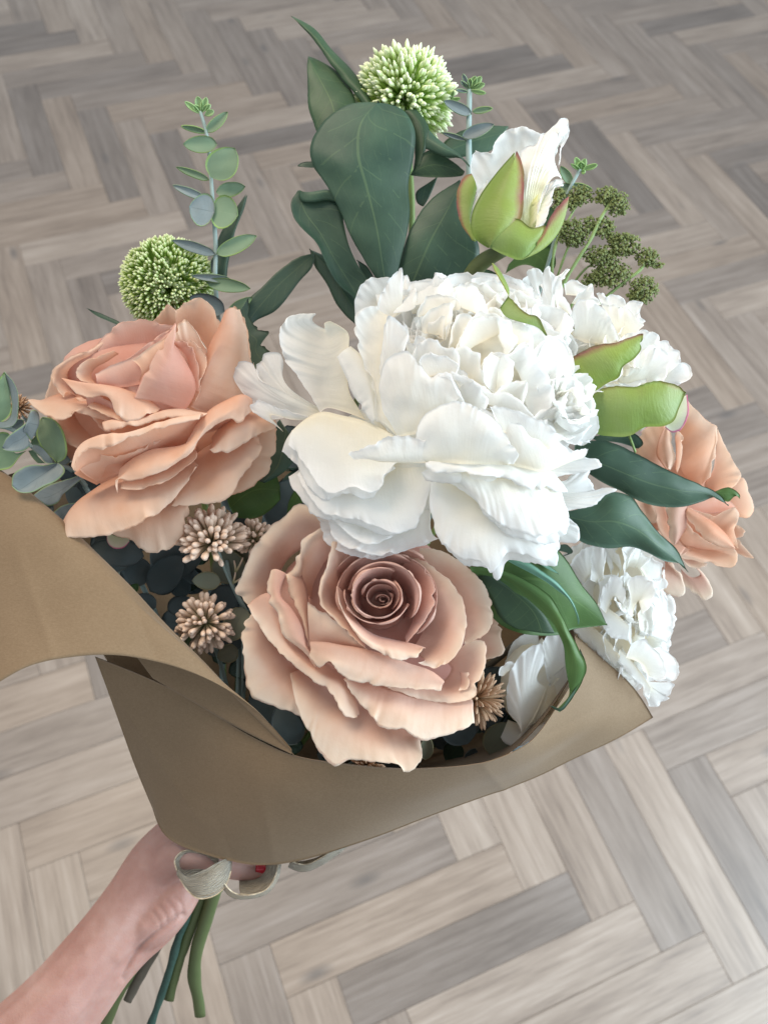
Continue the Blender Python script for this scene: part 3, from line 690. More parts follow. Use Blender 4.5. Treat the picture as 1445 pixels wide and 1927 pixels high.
# bud
pr([('432,490 500,455 600,415 720,337 790,268', (50, 66, 84, 100)), ('440,515 520,500 610,470 700,410 792,280', (58, 74, 86, 98)), ('440,545 520,550 600,545 650,530 790,300', (48, 60, 66, 92))], mat=mh, ruf=1.2, jag=.3)
pr([('500,470 610,400 700,330 760,290 795,262', (50, 70, 96)), ('560,480 650,430 740,350 800,290', (40, 60, 80))], mat=mh, ruf=1.2, jag=.3)
pr([('602,428 680,370 755,322 798,265', (84, 96, 108)), ('640,470 700,410 760,350 797,285', (92, 104, 108)), ('630,530 690,452 745,372 790,300', (84, 96, 102))], ruf=1, jag=.2)
pr([('798,262 742,345 692,430 640,530 610,600', (110, 100, 88, 66)), ('794,330 770,420 740,520 710,620', (106, 106, 98, 74)), ('774,335 842,430 888,560 836,660', (92, 84, 74, 60))], mat=mh, b=6, ruf=.8, jag=.2)
pr([('788,330 805,275 832,240 882,286 935,378', (60, 66, 58, 46)), ('800,350 880,380 935,400', (50, 40)), ('810,360 880,460 900,540', (30, 20))], mat=m, ruf=1.4)
pr([('776,340 850,345 890,420 905,570', (70, 62, 50)), ('800,360 850,430 872,560', (60, 40))], mat=mh)
pr([('860,330 910,370 936,420 920,520 885,620', (58, 50, 40)), ('840,400 880,480 880,600', (40, 30))], mat=m)
# upper back petals
pr([('690,252 735,200 762,177 800,197', (-30, -14, -10)), ('720,310 800,330', -50)], ruf=1.5)
pr([('795,205 850,158 918,150 965,188 985,240 1010,268', (4, 22, 26, 22)), ('800,235 860,195 910,190 945,225 970,280 985,330', (6, 22, 24, 22)), ('790,330 850,305 905,330 945,395 955,470', (-10, -14))], ruf=2)
pr([('1088,196 1114,270 1130,400 1140,440 1112,580 960,668', (-20, -30, -36, -10)), ('1072,200 1088,290 1072,400 1010,530 900,655', (30, 34, 34, 26)), ('1052,190 1056,250 1032,340 985,405 925,550 872,642', (50, 54, 54, 38)), ('1030,200 1005,270 985,340 950,430 902,540 862,645', (52, 52, 50, 32)), ('1000,275 960,340 930,420 890,540 858,640', (22, 24, 14))], ruf=1.6, jag=.6)
pr([('1062,180 1090,200 1120,280 1138,400 1142,470', (-40, -50)), ('1030,240 1050,330 1060,460', -60)])
pr([('960,660 1040,640 1120,560 1150,440', -40), ('940,720 1050,720 1160,600', -60)])
core(rose, 275, 800, -85, 175, 115, 45, M['rose_peach']); core(rose, 240, 690, -40, 125, 60, 45, M['rose_heart'])
stem(rose, (280, 870, -110), M['stem_green'], r=8)

# ------------------------------------------------------------------ centre dusty rose
Z3 = (400, 900, 0.41522)
rose = thing('dusty_rose', 'large dusty-pink silk rose in front with a tight spiral heart facing the camera', 'rose', (700, 1180, -140), 'roses of the bouquet')
m = M['rose_dusty']; mh = M['rose_coil']
def pr(rows, mat=None, b=0, **k):
    kk = dict(ruf=1.5, rfreq=0.7, wr=1.6, wl=60, jag=1.2, lip=0.5, rim=0.00018, rw=0.13, tuck=2, tamp=5, crease=0.5, flat=0.6); kk.update(k)
    S(rose, mat or m, Z3, rows, b, **kk)
pr([('170,578 104,512 138,430 180,320 250,230 330,170 385,117 465,138 535,190', (-40, -30, -30, -40)), ('220,570 200,480 250,360 330,260 410,200 530,220', (-34, -20, -30)), ('330,620 300,560 290,480 320,400 400,320 520,270', (-80, -90))], ruf=1.8)
pr([('600,190 760,150 900,180 980,260', -60), ('640,300 900,330', -100)])
pr([('940,315 1050,333 1150,396 1226,478 1267,580 1258,680 1202,730 1140,750', (-20, 6, 14, 8, 0)), ('930,370 1030,400 1120,470 1180,560 1190,650 1130,730', (-20, 10, 6)), ('900,440 980,520 1030,580 1060,640 1060,720', (-80, -70))], ruf=2)
pr([('1268,570 1310,620 1300,700 1322,790 1240,830', -60), ('1160,640 1180,800', -90)])
pr([('195,600 135,680 142,790 156,940 182,992 285,1035 400,1082', (0, 10, 14, 10)), ('240,620 205,720 240,840 300,920 420,1000', (4, 24, 22)), ('300,660 300,740 360,830 470,900', (-30, -30))], ruf=1.6)
pr([('352,885 385,1040 440,1160 500,1258 555,1305 620,1277 740,1288 850,1303 868,1332 942,1285 942,1175', (26, 44, 58, 62, 60, 46)), ('362,880 430,1000 520,1100 640,1170 770,1210 900,1225 942,1170', (26, 50, 66, 62, 42)), ('385,873 440,910 520,990 600,1040 700,1090 800,1120 935,1165', (10, 22, 34, 30)), ('470,860 560,930 680,990 800,1040 930,1080', (-50, -40))], ruf=2)
pr([('592,912 640,985 700,1058 765,1130 870,1140 940,1187 1050,1166 1130,1140 1186,1110', (58, 70, 76, 64, 44)), ('600,905 670,970 760,1030 860,1060 960,1090 1080,1080 1180,1050', (60, 80, 84, 70, 40)), ('610,895 660,922 740,952 820,978 900,1002 980,1015 1080,1020 1172,1002', (50, 60, 60, 30)), ('700,880 800,920 940,960 1100,960', (0, -10))], ruf=1.8)
pr([('1148,745 1225,738 1238,830 1212,920 1180,990 1100,1018 960,1003 790,955', (-6, 20, 34, 40, 40)), ('1120,770 1180,800 1180,880 1120,960 960,960 830,930', (-6, 14, 26, 26)), ('1000,830 1050,830 1080,860 1050,910 950,910 850,900', (-20, 0))], ruf=1.6)
pr([('1160,880 1165,920 1150,955 1115,960', (34, 30)), ('1120,880 1125,930', 20)], ruf=1)
# left hand side
pr([('158,577 215,680 270,750 330,812 440,905 548,985 575,1045 612,1086 655,1082', (26, 46, 58, 64, 56)), ('165,572 240,640 300,730 380,810 480,885 570,950 620,1020 657,1075', (28, 56, 70, 74, 58)), ('200,548 250,522 300,640 360,760 460,850 580,920 640,990 662,1050', (24, 40, 56, 64, 50)), ('330,560 400,700 480,800 600,880', (-20, 0))], ruf=1.8)
pr([('335,438 372,402 385,330 430,262 500,225 545,235', (6, 20, 24, 16)), ('345,470 400,430 415,350 455,285 510,250 555,270', (20, 36, 38, 22)), ('420,520 440,430 465,370 505,310 560,290', (-30, -36)), ('480,600 520,480 560,380', (-70, -70))], ruf=1.6)
pr([('332,436 350,530 400,620 448,842', (12, 22, 30)), ('400,420 430,500 440,620 446,845', (0, 4, 16))], b=8, ruf=1)
pr([('266,420 250,532 295,612 322,715 400,772 466,860', (30, 40, 52, 48)), ('290,412 282,520 330,610 370,710 440,790 470,856', (38, 56, 66, 54)), ('334,432 310,530 360,590 405,672 436,790 474,850', (34, 46, 54, 48))], ruf=1.4)
pr([('545,288 515,395 484,485 490,572 545,632 612,702 682,768', (40, 58, 70, 74)), ('562,288 530,395 497,488 505,575 570,636 630,702 688,768', (48, 68, 80, 78)), ('584,296 552,400 515,492 530,575 600,640 650,700 692,766', (40, 54, 64, 70)), ('620,340 580,440 560,540 620,640 690,720', (-10, 0, 20))], ruf=1.6)
pr([('430,560 482,592 560,648 640,722 700,775', (44, 54, 60, 64)), ('436,700 500,720 600,750 690,778', (44, 56, 58)), ('442,850 540,830 640,800 700,785', (20, 30, 40))], ruf=1)
# right inner petals
pr([('870,325 960,378 1060,452 1126,540 1149,650 1136,745 1090,815 1022,858 930,838', (10, 34, 44, 50, 56)), ('860,380 940,430 1020,510 1070,590 1085,680 1060,760 960,820', (6, 30, 36, 46)), ('850,460 900,520 930,580 940,650 920,720 890,780', (-60, -50))], ruf=1.6)
pr([('880,365 950,400 1000,470 1006,540 975,620 925,692 880,750', (30, 46, 52, 50)), ('860,400 920,460 940,540 915,630 870,720', (10, 20, 20))], ruf=1, mat=mh)
# front lips
pr([('440,800 492,857 525,830 592,897 650,922 780,943 930,956 1035,962', (66, 84, 92, 84, 66)), ('446,775 500,800 580,830 680,868 800,900 920,925 1040,940', (74, 98, 104, 94, 68)), ('450,742 520,745 580,755 650,765 780,800 900,840 990,870 1040,915', (64, 82, 88, 80, 64)), ('560,800 680,840 800,870 920,900', (20, 26))], ruf=2)
pr([('575,570 612,650 672,732 762,792 850,826 925,808 958,766', (80, 92, 94, 82)), ('566,530 600,620 660,698 740,752 830,785 920,790 956,768', (86, 104, 104, 84)), ('562,490 592,590 650,665 720,722 800,750 880,765 958,764', (74, 86, 88, 78)), ('620,560 660,650 740,710 860,740', (30, 40))], ruf=1.6)
# spiral heart: nested cups, the axis leaning up and towards the camera
def cup(cx, cy, rx, ry, a0, a1, hr, grow=0.10, depth=None, thick=1.0):
    n = 34; depth = depth or 95
    th = np.radians(np.linspace(a0, a1, n)); g = np.linspace(1, 1 + grow, n)
    fade = np.clip(np.minimum(np.linspace(0, 1, n), np.linspace(1, 0, n)) / 0.14, 0, 1) ** 0.6
    rows_ = []
    for s, dz, fx in ((1.035, -4, 1), (1.015, 0, 1), (0.985, -7, 1), (0.86, -0.45 * depth, 1), (0.6, -depth, 1)):
        dy = -dz * 0.40
        x = cx + rx * g * s * np.cos(th); y = cy + ry * g * s * np.sin(th) + dy
        hh = hr + dz * (1 if dz < -20 else 1) - (1 - fade) * 26 - 10 * np.sin(th - 1.57) * 0
        rows_.append(np.stack([Z3[0] + Z3[2] * x, Z3[1] + Z3[2] * y, hh], 1))
    P = herm(np.stack(rows_), 14, chord=False)
    finish(P, 'petal', rose, mh, ruf=2.0, rfreq=.6, rw=0.3, wr=2.4, wl=70, jag=0.7, lip=0.4, rim=0.00018, tuck=1, tamp=4)
cup(772, 548, 12, 9, 20, 330, 36, 0.5, 30)
cup(768, 548, 27, 19, 150, 480, 40, 0.3, 40)
cup(762, 542, 48, 38, 300, 555, 46, 0.22, 50)
cup(764, 536, 62, 50, 60, 330, 58, 0.10, 60)
cup(756, 532, 78, 66, 180, 410, 66, 0.16, 70)
cup(752, 530, 102, 88, -50, 170, 76, 0.16, 85)
cup(756, 526, 116, 108, 110, 300, 78, 0.10, 95)
cup(752, 526, 138, 124, 20, 190, 76, 0.12, 100)
cup(766, 528, 150, 138, 190, 400, 74, 0.16, 105)
cup(764, 526, 190, 170, 125, 315, 48, 0.1, 110)
cup(790, 530, 208, 184, 268, 415, 40, 0.12, 110)
cup(770, 524, 240, 200, 205, 322, 30, 0.1, 110)
core(rose, 695, 1175, -90, 190, 185, 55, M['rose_coil']); core(rose, 714, 1135, -25, 55, 50, 40, M['rose_coil'])
stem(rose, (690, 1200, -150), M['stem_green'], via=(520, 1430, -230), r=9, end=(412, 1680, -345))
# ------------------------------------------------------------------ right apricot rose
Z9 = (1040, 760, 0.27682)
rose = thing('apricot_rose', 'apricot silk rose at the outer edge behind the dark pointed leaves', 'rose', (1290, 960, -300), 'roses of the bouquet')
m = M['rose_peach']
def pr(rows, mat=None, b=0, **k):
    kk = dict(ruf=1.3, rfreq=0.7, wr=1.4, wl=60, jag=0.7, lip=0.5, rim=0.00018, rw=0.14, tuck=2, tamp=4, crease=0.4, flat=0.7); kk.update(k)
    S(rose, mat or m, Z9, rows, b, **kk)
pr([('1215,560 1288,505 1330,600 1367,715 1340,772 1258,782 1200,750', (-230, -215, -230)), ('1100,590 1150,650 1180,740', -270)])
pr([('1245,820 1312,868 1272,905', -290), ('1200,850 1220,920', -300)])
pr([('1258,920 1310,980 1362,1050 1262,1022', -300), ('1200,920 1220,1000', -310)])
pr([('905,-40 1000,66 1075,133 1122,150 1126,205 1108,300 1092,400 1072,495', (-205, -180, -180, -195)), ('880,60 960,180 1020,280 1040,400 1030,530', (-225, -235, -225)), ('860,190 860,300 850,420 890,500 1000,565', (-240, -255, -240))], ruf=1.2)
pr([('1118,170 1200,350 1287,483 1275,515 1212,575', (-190, -185, -195)), ('1105,330 1130,430 1150,520 1130,590', (-205, -215)), ('1085,470 1030,560 1100,600', (-230, -230))])
pr([('560,340 590,200 700,60 800,20', (-235, -225)), ('640,400 700,300 760,120', (-200, -200)), ('790,470 790,300 800,150', (-215, -215))], b=10)
pr([('790,170 812,270 828,372 798,450', (-160, -150, -150)), ('770,164 755,260 765,370 780,440', (-155, -140)), ('756,165 715,260 705,350 735,400 775,455', (-175, -165))], ruf=1)
pr([('838,180 882,215 877,300 845,470', (-170, -160, -160)), ('830,230 835,320 828,440', (-185, -185))], ruf=1)
pr([('900,690 1000,735 1120,745 1238,702 1264,745 1238,850 1255,990', (-190, -175, -165, -190)), ('920,760 1000,800 1110,830 1190,850 1220,960', (-195, -190)), ('900,860 1000,900 1120,940 1200,1000', -220)])
pr([('880,655 1000,640 1100,630 1200,660 1245,705', (-230, -230)), ('900,700 1000,735 1120,742 1240,706', (-205, -185))], mat=M['rose_heart'])
pr([('905,800 960,860 1050,935 1160,980 1238,988 1256,1070 1222,1108 1050,1082 850,1042', (-190, -165, -160, -175)), ('900,860 960,930 1060,990 1150,1010 1100,1040 900,1010', (-185, -165)), ('840,900 880,960 930,990', -210)], ruf=1)
pr([('900,760 960,850 1050,932 1150,978 1232,990', (-165, -145, -160)), ('905,725 985,790 1080,865 1170,930 1238,985', (-155, -130, -150)), ('910,695 1000,748 1110,820 1202,912 1240,982', (-170, -150, -160))], ruf=1)
pr([('765,700 768,790 795,850 790,910 822,965', (-160, -150, -160)), ('840,690 840,790 850,850 835,930 826,964', (-145, -135, -150)), ('910,690 908,760 905,835 870,900 828,962', (-165, -160))], ruf=1.6, mat=M['rose_dusty'])
pr([('740,1255 800,1295 862,1312 892,1290 885,1180 800,1080', (-225, -215, -220)), ('740,1160 800,1190 850,1180 780,1080', -215), ('740,1060 800,1060', -240)], mat=M['rose_dusty'])
pr([('880,1220 960,1290 1040,1335 1083,1305 1060,1210 990,1120', (-240, -225, -235)), ('870,1120 950,1180 1000,1160 930,1090', -230)], mat=M['rose_dusty'])
pr([('880,1060 940,1110 1025,1115 1048,1085 980,1045', (-220, -215)), ('850,1030 900,1035', -235)], mat=M['rose_dusty'])
pr([('540,620 600,740 690,812 706,780 668,680', (-180, -175)), ('560,600 640,640', -190)])
pr([('660,690 720,860 790,960', -220), ('760,680 780,800 800,940', -225)])
pr([('700,860 760,1000 860,1040', -240), ('820,860 900,980', -250)])
core(rose, 1270, 960, -275, 95, 95, 40, M['rose_peach'])
stem(rose, (1240, 980, -320), M['stem_brown'], via=(820, 1330, -330), r=7, end=(392, 1680, -350))
# ------------------------------------------------------------------ big white peony
Z2 = (400, 480, 0.55363)
def pe(o, T, rows, mat='white', b=0, dup=0, cen=(860, 770), **k):
    kk = dict(ruf=3.0, wr=2.0, wl=50, jag=2.2, lip=0.6, rim=0.00015, rw=0.16, tuck=4, tamp=4.5, crease=0.9, flat=0.42); kk.update(k)
    kk['ruf'] *= 0.9; kk['jag'] *= 0.75; kk['rib'] = kk.get('rib', 0) * 0.55
    S(o, M[mat], T, rows, b, **kk)
    rc = row(rows[0][0], rows[0][1], T).mean(0)
    if dup and rc[1] > 850 and rc[0] < 1010:      # a second, slightly larger petal underneath
        r = row(rows[0][0], rows[0][1], T).mean(0); d = np.array([r[0] - cen[0], r[1] - cen[1]]); d /= max(np.linalg.norm(d), 1)
        t = np.array([-d[1], d[0]]) * random.Random(SEED[0]).uniform(-14, 14)
        S(o, M[mat], T, rows, b, push=(d[0] * dup + t[0], d[1] * dup + t[1], -22), **{**kk, 'wr': 3.4})
def crown(o, C, axis, R, rings, mats, seed, squash=(1, 1, 1), jag=2.4, ruf=4.0):
    """rings of upright ruffled petals over a dome; C centre in pixel space, axis the way the flower faces"""
    rs = np.random.RandomState(seed)
    A = np.array(axis, float); A /= np.linalg.norm(A)
    E1 = np.cross(A, [0, 0, 1.0]); E1 /= np.linalg.norm(E1); E2 = np.cross(A, E1)
    for phi, n, L, wd, lean, r0, mi in rings:
        off = rs.uniform(0, 6.28)
        for k in range(n):
            t = off + 2 * np.pi * (k + rs.uniform(-0.25, 0.25)) / n
            ph = math.radians(phi + rs.uniform(-11, 11))
            lat = np.cos(t) * E1 + np.sin(t) * E2
            rad = math.cos(ph) * A + math.sin(ph) * lat
            up = rad * (1 - lean) + A * lean; up /= np.linalg.norm(up)
            side = np.cross(up, lat + 1e-3 * A); side /= np.linalg.norm(side)
            tw = rs.uniform(-0.9, 0.9)
            out = np.cross(side, up)
            if out @ lat < 0: out = -out
            side, out = side * math.cos(tw) + out * math.sin(tw), out * math.cos(tw) - side * math.sin(tw)
            Lk, wk = L * rs.uniform(0.75, 1.2), wd * rs.uniform(0.75, 1.3)
            o0 = rad * R * r0
            vv = np.linspace(-1, 1, 23)[None, :, None]; tt = np.array([1, 0.72, 0.4, 0.0])[:, None, None]
            wid = wk / 2 * (0.30 + 0.70 * tt ** 0.6) * (1 - 0.12 * tt ** 4)
            P = o0 + up * (Lk * tt * (1 - 0.20 * (np.abs(vv) ** 2.6) * tt)) + side * wid * vv - out * (0.30 * wk * vv ** 2 * (0.4 + 0.6 * tt)) \
                + out * (Lk * rs.uniform(0.05, 0.28)) * (tt - 0.25) * tt * 1.4 - out * Lk * rs.uniform(0.05, 0.42) * tt ** 2.5
            P = P * np.array(squash) + np.array(C, float)
            P = herm(P, 14, chord=False)
            finish(P, 'petal', o, M[mats[mi]], ruf=ruf * rs.uniform(0.7, 1.4), rw=0.35, wr=2.0, wl=30, jag=jag, lip=0.6, rim=0.00015, tuck=3, tamp=4.5, crease=1.2)
peony = thing('white_peony', 'huge ruffled white peony in full bloom at the centre of the bouquet', 'peony', (830, 820, -60), 'white peonies')
q = lambda rows, mat='white', b=0, **k: pe(peony, Z2, rows, mat, b, **{**dict(dup=15), **k})
# lower outer petals
q([('385,880 395,905 410,960 450,990 510,1010 570,1022 680,995 768,966', (50, 64, 72, 60)), ('410,880 500,940 620,950 740,920', (50, 60, 60)), ('440,840 560,860 680,840 755,780', (20, 20))], ruf=1.6, jag=1.2)
q([('392,880 440,930 500,975 540,986 600,965 690,925', (70, 80, 70)), ('420,860 520,890 650,880', (50, 50))], ruf=1.4, jag=1)
q([('288,748 316,800 386,882 440,893 500,905 560,925 620,946 690,925 722,850 752,745', (52, 80, 96, 100, 104, 100)), ('298,735 350,790 430,840 520,850 620,870 690,820 750,740', (56, 88, 110, 116, 106)), ('318,718 360,740 450,740 560,730 650,700 745,705', (40, 70, 80, 84))], ruf=1.8, jag=1.6)
q([('742,760 742,850 765,960 800,1000 855,1036 910,1040 945,1082 990,1018 1060,1020 1140,1035 1160,990 1150,930', (106, 118, 124, 122, 112, 90)), ('748,750 780,850 850,930 930,970 1020,960 1090,960 1152,920', (112, 138, 146, 134, 98)), ('752,742 800,765 880,800 980,830 1080,840 1150,860', (100, 116, 116, 90))], ruf=3, jag=2)
q([('1150,982 1195,978 1240,976 1252,940 1225,905 1190,880', (60, 62, 70)), ('1100,930 1120,850', 70)], ruf=2)
q([('1188,868 1240,863 1300,848 1335,815 1373,800 1330,790 1300,800 1285,760 1278,728 1210,755', (90, 78, 66, 74)), ('1150,850 1200,820 1180,770', (96, 90)), ('1080,820 1080,770', 80)], ruf=2.2, rib=1.6, ribn=9)
q([('1110,760 1200,748 1322,712 1306,694 1262,690 1180,700', (112, 100, 96, 100)), ('1060,740 1090,700', 105)], ruf=2)
q([('796,750 835,775 880,815 930,872 990,925 1060,946 1115,963 1165,942 1197,895 1190,838', (140, 152, 150, 140, 116)), ('780,730 860,775 950,820 1050,850 1130,860 1188,830', (146, 168, 168, 150, 118)), ('730,705 800,715 900,740 1000,760 1100,770 1175,790', (140, 150, 148, 118))], ruf=1.6, rib=1.8, ribn=16, jag=1.6)
q([('718,706 745,735 790,742 850,738 900,748 960,756 1010,764 1060,792 1120,798 1206,808', (160, 170, 172, 160, 120)), ('740,700 820,712 900,722 1000,732 1100,752 1190,780', (164, 180, 178, 160, 120)), ('760,680 850,680 1000,695 1120,720 1160,740', (140, 150, 120))], ruf=3.4, jag=2)
# left wing petals
q([('195,560 128,500 68,396 76,370 98,360 138,370 158,430', (-10, 0, 4, 10)), ('260,550 210,480 190,440', 14), ('350,548 372,535', 40)], ruf=1.4, jag=.8)
q([('150,430 158,350 178,334 228,335 240,380', (0, -6, -10)), ('250,480 260,450', 10), ('360,540 374,525', 34)], ruf=1.2, jag=.6)
q([('196,565 126,515 148,494 200,508 290,540 352,548', (26, 34, 44)), ('240,600 200,545 270,560 350,558', (30, 36))], ruf=1.4)
q([('370,545 300,430 240,345 226,268 248,216 320,195 350,198', (56, 66, 70, 62)), ('372,530 320,420 275,340 262,280 285,240 340,225', (44, 46, 42)), ('400,520 390,430 380,350 380,290 380,250', (26, 20, 20)), ('470,540 452,440 440,340 452,300 440,268 380,232', (56, 60, 56)), ('520,560 470,470 448,360 465,310 460,268 400,225', (74, 84, 72))], mat='cream', ruf=2.6, jag=1.2)
q([('424,346 455,420 500,520 548,568', (90, 100, 100)), ('445,325 500,400 535,480 552,560', (100, 124, 116)), ('470,308 530,370 550,460 556,555', (84, 94, 96))], ruf=1.2, jag=.8)
q([('258,645 300,692 322,720 350,770 402,813 440,800 480,790 535,808 565,800 600,735 640,700', (66, 90, 116, 128, 128)), ('262,615 320,660 400,715 480,730 560,730 625,690', (66, 98, 126, 128)), ('276,590 370,533 440,545 520,565 620,615', (60, 70, 90, 108))], ruf=2, jag=1.6)
q([('462,672 500,660 545,642 600,617 660,613 720,628 770,612 822,618', (150, 168, 170, 160)), ('480,690 560,685 640,672 720,668 810,650', (146, 170, 166, 156)), ('500,692 600,704 700,707 806,704', (140, 156, 150))], ruf=3.5, jag=2.5)
# front upright petals
q([('684,650 715,548 770,512 838,496 905,520 965,565 1006,630 1038,680 1020,713', (158, 176, 184, 186, 184, 172)), ('700,680 750,610 840,580 920,610 980,660 1010,712', (166, 200, 210, 202, 176)), ('720,704 790,706 850,710 930,712 1002,714', (150, 170, 172, 158))], ruf=1.6, jag=1.2, wr=3)
q([('905,515 1000,558 1090,588 1150,612 1210,655 1278,658', (168, 172, 160, 146, 116)), ('960,600 1040,640 1120,660 1200,690 1270,680', (170, 178, 160, 120)), ('1000,712 1060,724 1120,738 1200,712 1262,690', (158, 160, 116))], ruf=1.8, jag=1.8)
q([('940,510 1000,520 1080,545 1150,580 1200,620', (178, 176, 160)), ('980,600 1060,630 1140,660', (170, 160))], ruf=2)
q([('580,530 568,420 600,346 660,327 700,362 738,412 788,400 838,455 845,480', (122, 150, 168, 172, 170)), ('600,570 620,480 680,430 760,460 820,500', (136, 180, 192, 180)), ('628,617 660,613 695,606 740,560 810,510', (130, 150, 162, 164))], ruf=1.6, jag=1.4, wr=2.6)
q([('560,175 532,175 490,196 483,242 500,330 545,445 552,565', (104, 110, 112, 112)), ('565,185 530,240 528,330 555,450 570,570', (84, 84, 90)), ('585,200 575,290 568,380 575,470 600,590', (96, 104, 104)), ('604,205 590,300 580,390 590,490 628,618', (112, 124, 124))], mat='cream', ruf=1.6, jag=1.4)
q([('570,400 578,300 598,205 628,222 664,262 662,300 640,345', (118, 134, 150, 152)), ('575,430 610,350 640,340', (124, 140)), ('585,460 620,400', 124)], ruf=2, jag=1.6)
q([('545,565 500,330 560,560 625,618', (90, 80, 100)), ('560,600 640,640', 90)], mat='cream')
q([('700,360 735,330 790,345 840,370 870,420', (168, 176, 172)), ('720,420 800,410 840,450', (170, 166))], ruf=3)
# back petals
q([('488,210 484,130 508,92 550,78 600,75', (20, 24, 20)), ('560,220 600,150', 0)], ruf=1.6)
q([('560,190 580,110 622,60 640,44 650,72 630,100', (70, 76, 70)), ('600,220 650,190', 70)], ruf=2)
q([('640,120 690,85 740,90 760,60 772,75 800,72', (40, 50)), ('680,200 780,200', 40)], ruf=3, jag=3)
q([('800,140 822,100 868,93 905,112 945,150 975,195', (40, 44, 36)), ('800,210 900,230', 40)], ruf=2)
q([('970,200 1010,200 1062,222 1118,260 1136,300', (60, 66, 60)), ('960,300 1060,330', 60)], ruf=2)
q([('1060,330 1085,300 1132,284 1188,292 1222,336 1226,400 1190,450', (70, 80, 80)), ('1060,400 1130,430', 80)], ruf=1.6, jag=1)
q([('1180,400 1222,410 1260,442 1232,490 1200,540', (100, 100)), ('1120,440 1130,500', 100)], ruf=2)
q([('1180,470 1230,460 1275,520 1285,580 1250,610', (100, 96)), ('1140,500 1160,600', 100)], ruf=2)
q([('1215,500 1270,520 1312,560 1308,600 1266,634', (112, 108)), ('1150,540 1170,630', 110)], ruf=3)
C0 = (905, 672, 40)
crown(peony, (905, 712, 0), (0.02, -0.62, 0.78), 195, [(5, 4, 84, 70, .6, .50, 0), (16, 6, 92, 96, .65, .50, 0), (30, 9, 100, 118, .6, .51, 0), (44, 12, 104, 132, .55, .52, 0), (58, 14, 106, 138, .5, .53, 1), (72, 16, 104, 140, .42, .54, 1), (86, 16, 100, 140, .32, .56, 1), (100, 14, 96, 136, .22, .58, 1), (114, 10, 92, 130, .15, .6, 1)], ['cream', 'white'], 5, squash=(1.04, 0.94, 0.58), jag=1.6, ruf=2.4)
crown(peony, (1040, 775, 70), (0.5, -0.3, 0.75), 70, [(15, 3, 60, 70, .6, .4, 0), (50, 6, 62, 84, .5, .45, 1), (80, 7, 60, 90, .3, .5, 1)], ['cream', 'white'], 8, jag=2.4, ruf=4)
ZA = (640, 490, 0.34602)
def kp(rim, base, mat='white', lift=16, **k):
    """a petal of the dome: points only, heights from the dome they lie on"""
    def fix(t, off):
        out = []
        for p in t.split():
            x, y = map(float, p.split(',')); X, Y = ZA[0] + ZA[2] * x, ZA[1] + ZA[2] * y
            hh = 0.80 * math.sqrt(max(0, 208 ** 2 - ((X - 905) / 1.12) ** 2 - ((Y - 708) / 0.98) ** 2)) + off
            out.append('%g,%g,%g' % (x, y, hh))
        return ' '.join(out)
    a = row(fix(rim, lift), 0, (0, 0, 1)); b = row(fix(base, -12), 0, (0, 0, 1))
    n = 5; A = herm(a, n); Bq = herm(b, n); Bq = A.mean(0) + (Bq - A.mean(0)) * 1.8; Bq[:, 2] -= 16
    A = A.mean(0) + (A - A.mean(0)) * [1.14, 1.14, 1]; m_ = A * 0.5 + Bq * 0.5; m_[:, 2] += 9
    tx = lambda P: ' '.join('%g,%g,%g' % tuple(p) for p in P)
    kk = dict(ruf=1.6, wr=1.3, wl=55, jag=1.8, lip=0.8, rim=0.00018, rw=0.16, tuck=2, tamp=3.0, crease=0.6); kk.update(k)
    S(peony, M[mat], ZA, [(tx(a), 0), (tx(m_), 0), (tx(b), 0)], **kk)
kp('1050,490 1110,430 1180,425 1245,490 1265,560 1255,640', '1080,560 1180,640', lift=0)
kp('1010,345 1080,360 1125,410 1110,470', '1000,420 1060,500', lift=2)
kp('890,305 960,328 1015,362 1045,400 1052,490', '920,400 990,490', 'cream', lift=6)
kp('1240,760 1285,712 1340,770 1346,840', '1200,790 1270,840', lift=4)
kp('1180,640 1265,640 1318,672 1280,720 1225,795', '1130,690 1165,790', lift=10)
kp('410,165 430,120 500,100 515,70 570,82 605,130 625,195', '450,230 560,230', lift=4)
kp('620,175 640,140 700,125 780,200 806,275', '640,250 740,290', lift=6)
kp('265,240 300,185 360,130 405,115 395,160 330,220 290,290', '330,290 420,220', lift=10, ruf=2.6)
kp('185,150 240,172 252,250 205,265', '230,290 270,280', lift=8)
kp('300,180 330,90 360,80 372,110 350,180', '320,220 380,210', lift=0)
kp('430,250 470,200 560,185 630,200', '470,290 600,270', 'cream', lift=10, ruf=2.6)
kp('445,310 510,255 600,232 612,300 570,372', '500,390 560,400', 'cream', lift=12)
kp('480,330 530,320 560,300 565,380', '500,400 550,410', 'cream', lift=14)
kp('600,440 610,360 645,292 705,300 695,360 655,450', '610,470 650,480', 'cream', lift=16)
kp('630,475 660,400 710,330 800,300 875,306', '690,490 780,440 860,400', 'cream', lift=12)
kp('700,330 745,280 800,280 860,305', '740,360 850,350', lift=10)
kp('860,300 920,330 945,390 968,435 935,490', '850,400 885,480', lift=18)
kp('350,330 372,380 355,430 400,450 420,400 460,420', '380,520 470,520', lift=12, ruf=2.6)
kp('395,505 430,440 500,425 560,468 630,488 652,550 625,612', '470,590 560,610', lift=16)
kp('625,480 690,470 760,512 768,560 792,620', '640,600 700,645 770,660', 'cream', lift=16)
kp('778,660 772,580 790,530 822,510', '850,690 900,600', lift=20)
kp('820,505 880,500 940,560 935,650 870,692', '790,640 830,690', 'cream', lift=14)
kp('935,510 1000,470 1080,560 1135,630 1160,720 1150,795', '950,580 985,660 1000,750', lift=18, rib=.8, ribn=6)
kp('1080,560 1150,530 1200,590 1190,650', '1110,640 1150,680', lift=12, ruf=2.6)
kp('960,470 1010,440 1060,500 1090,550', '950,540 1040,560', lift=10)
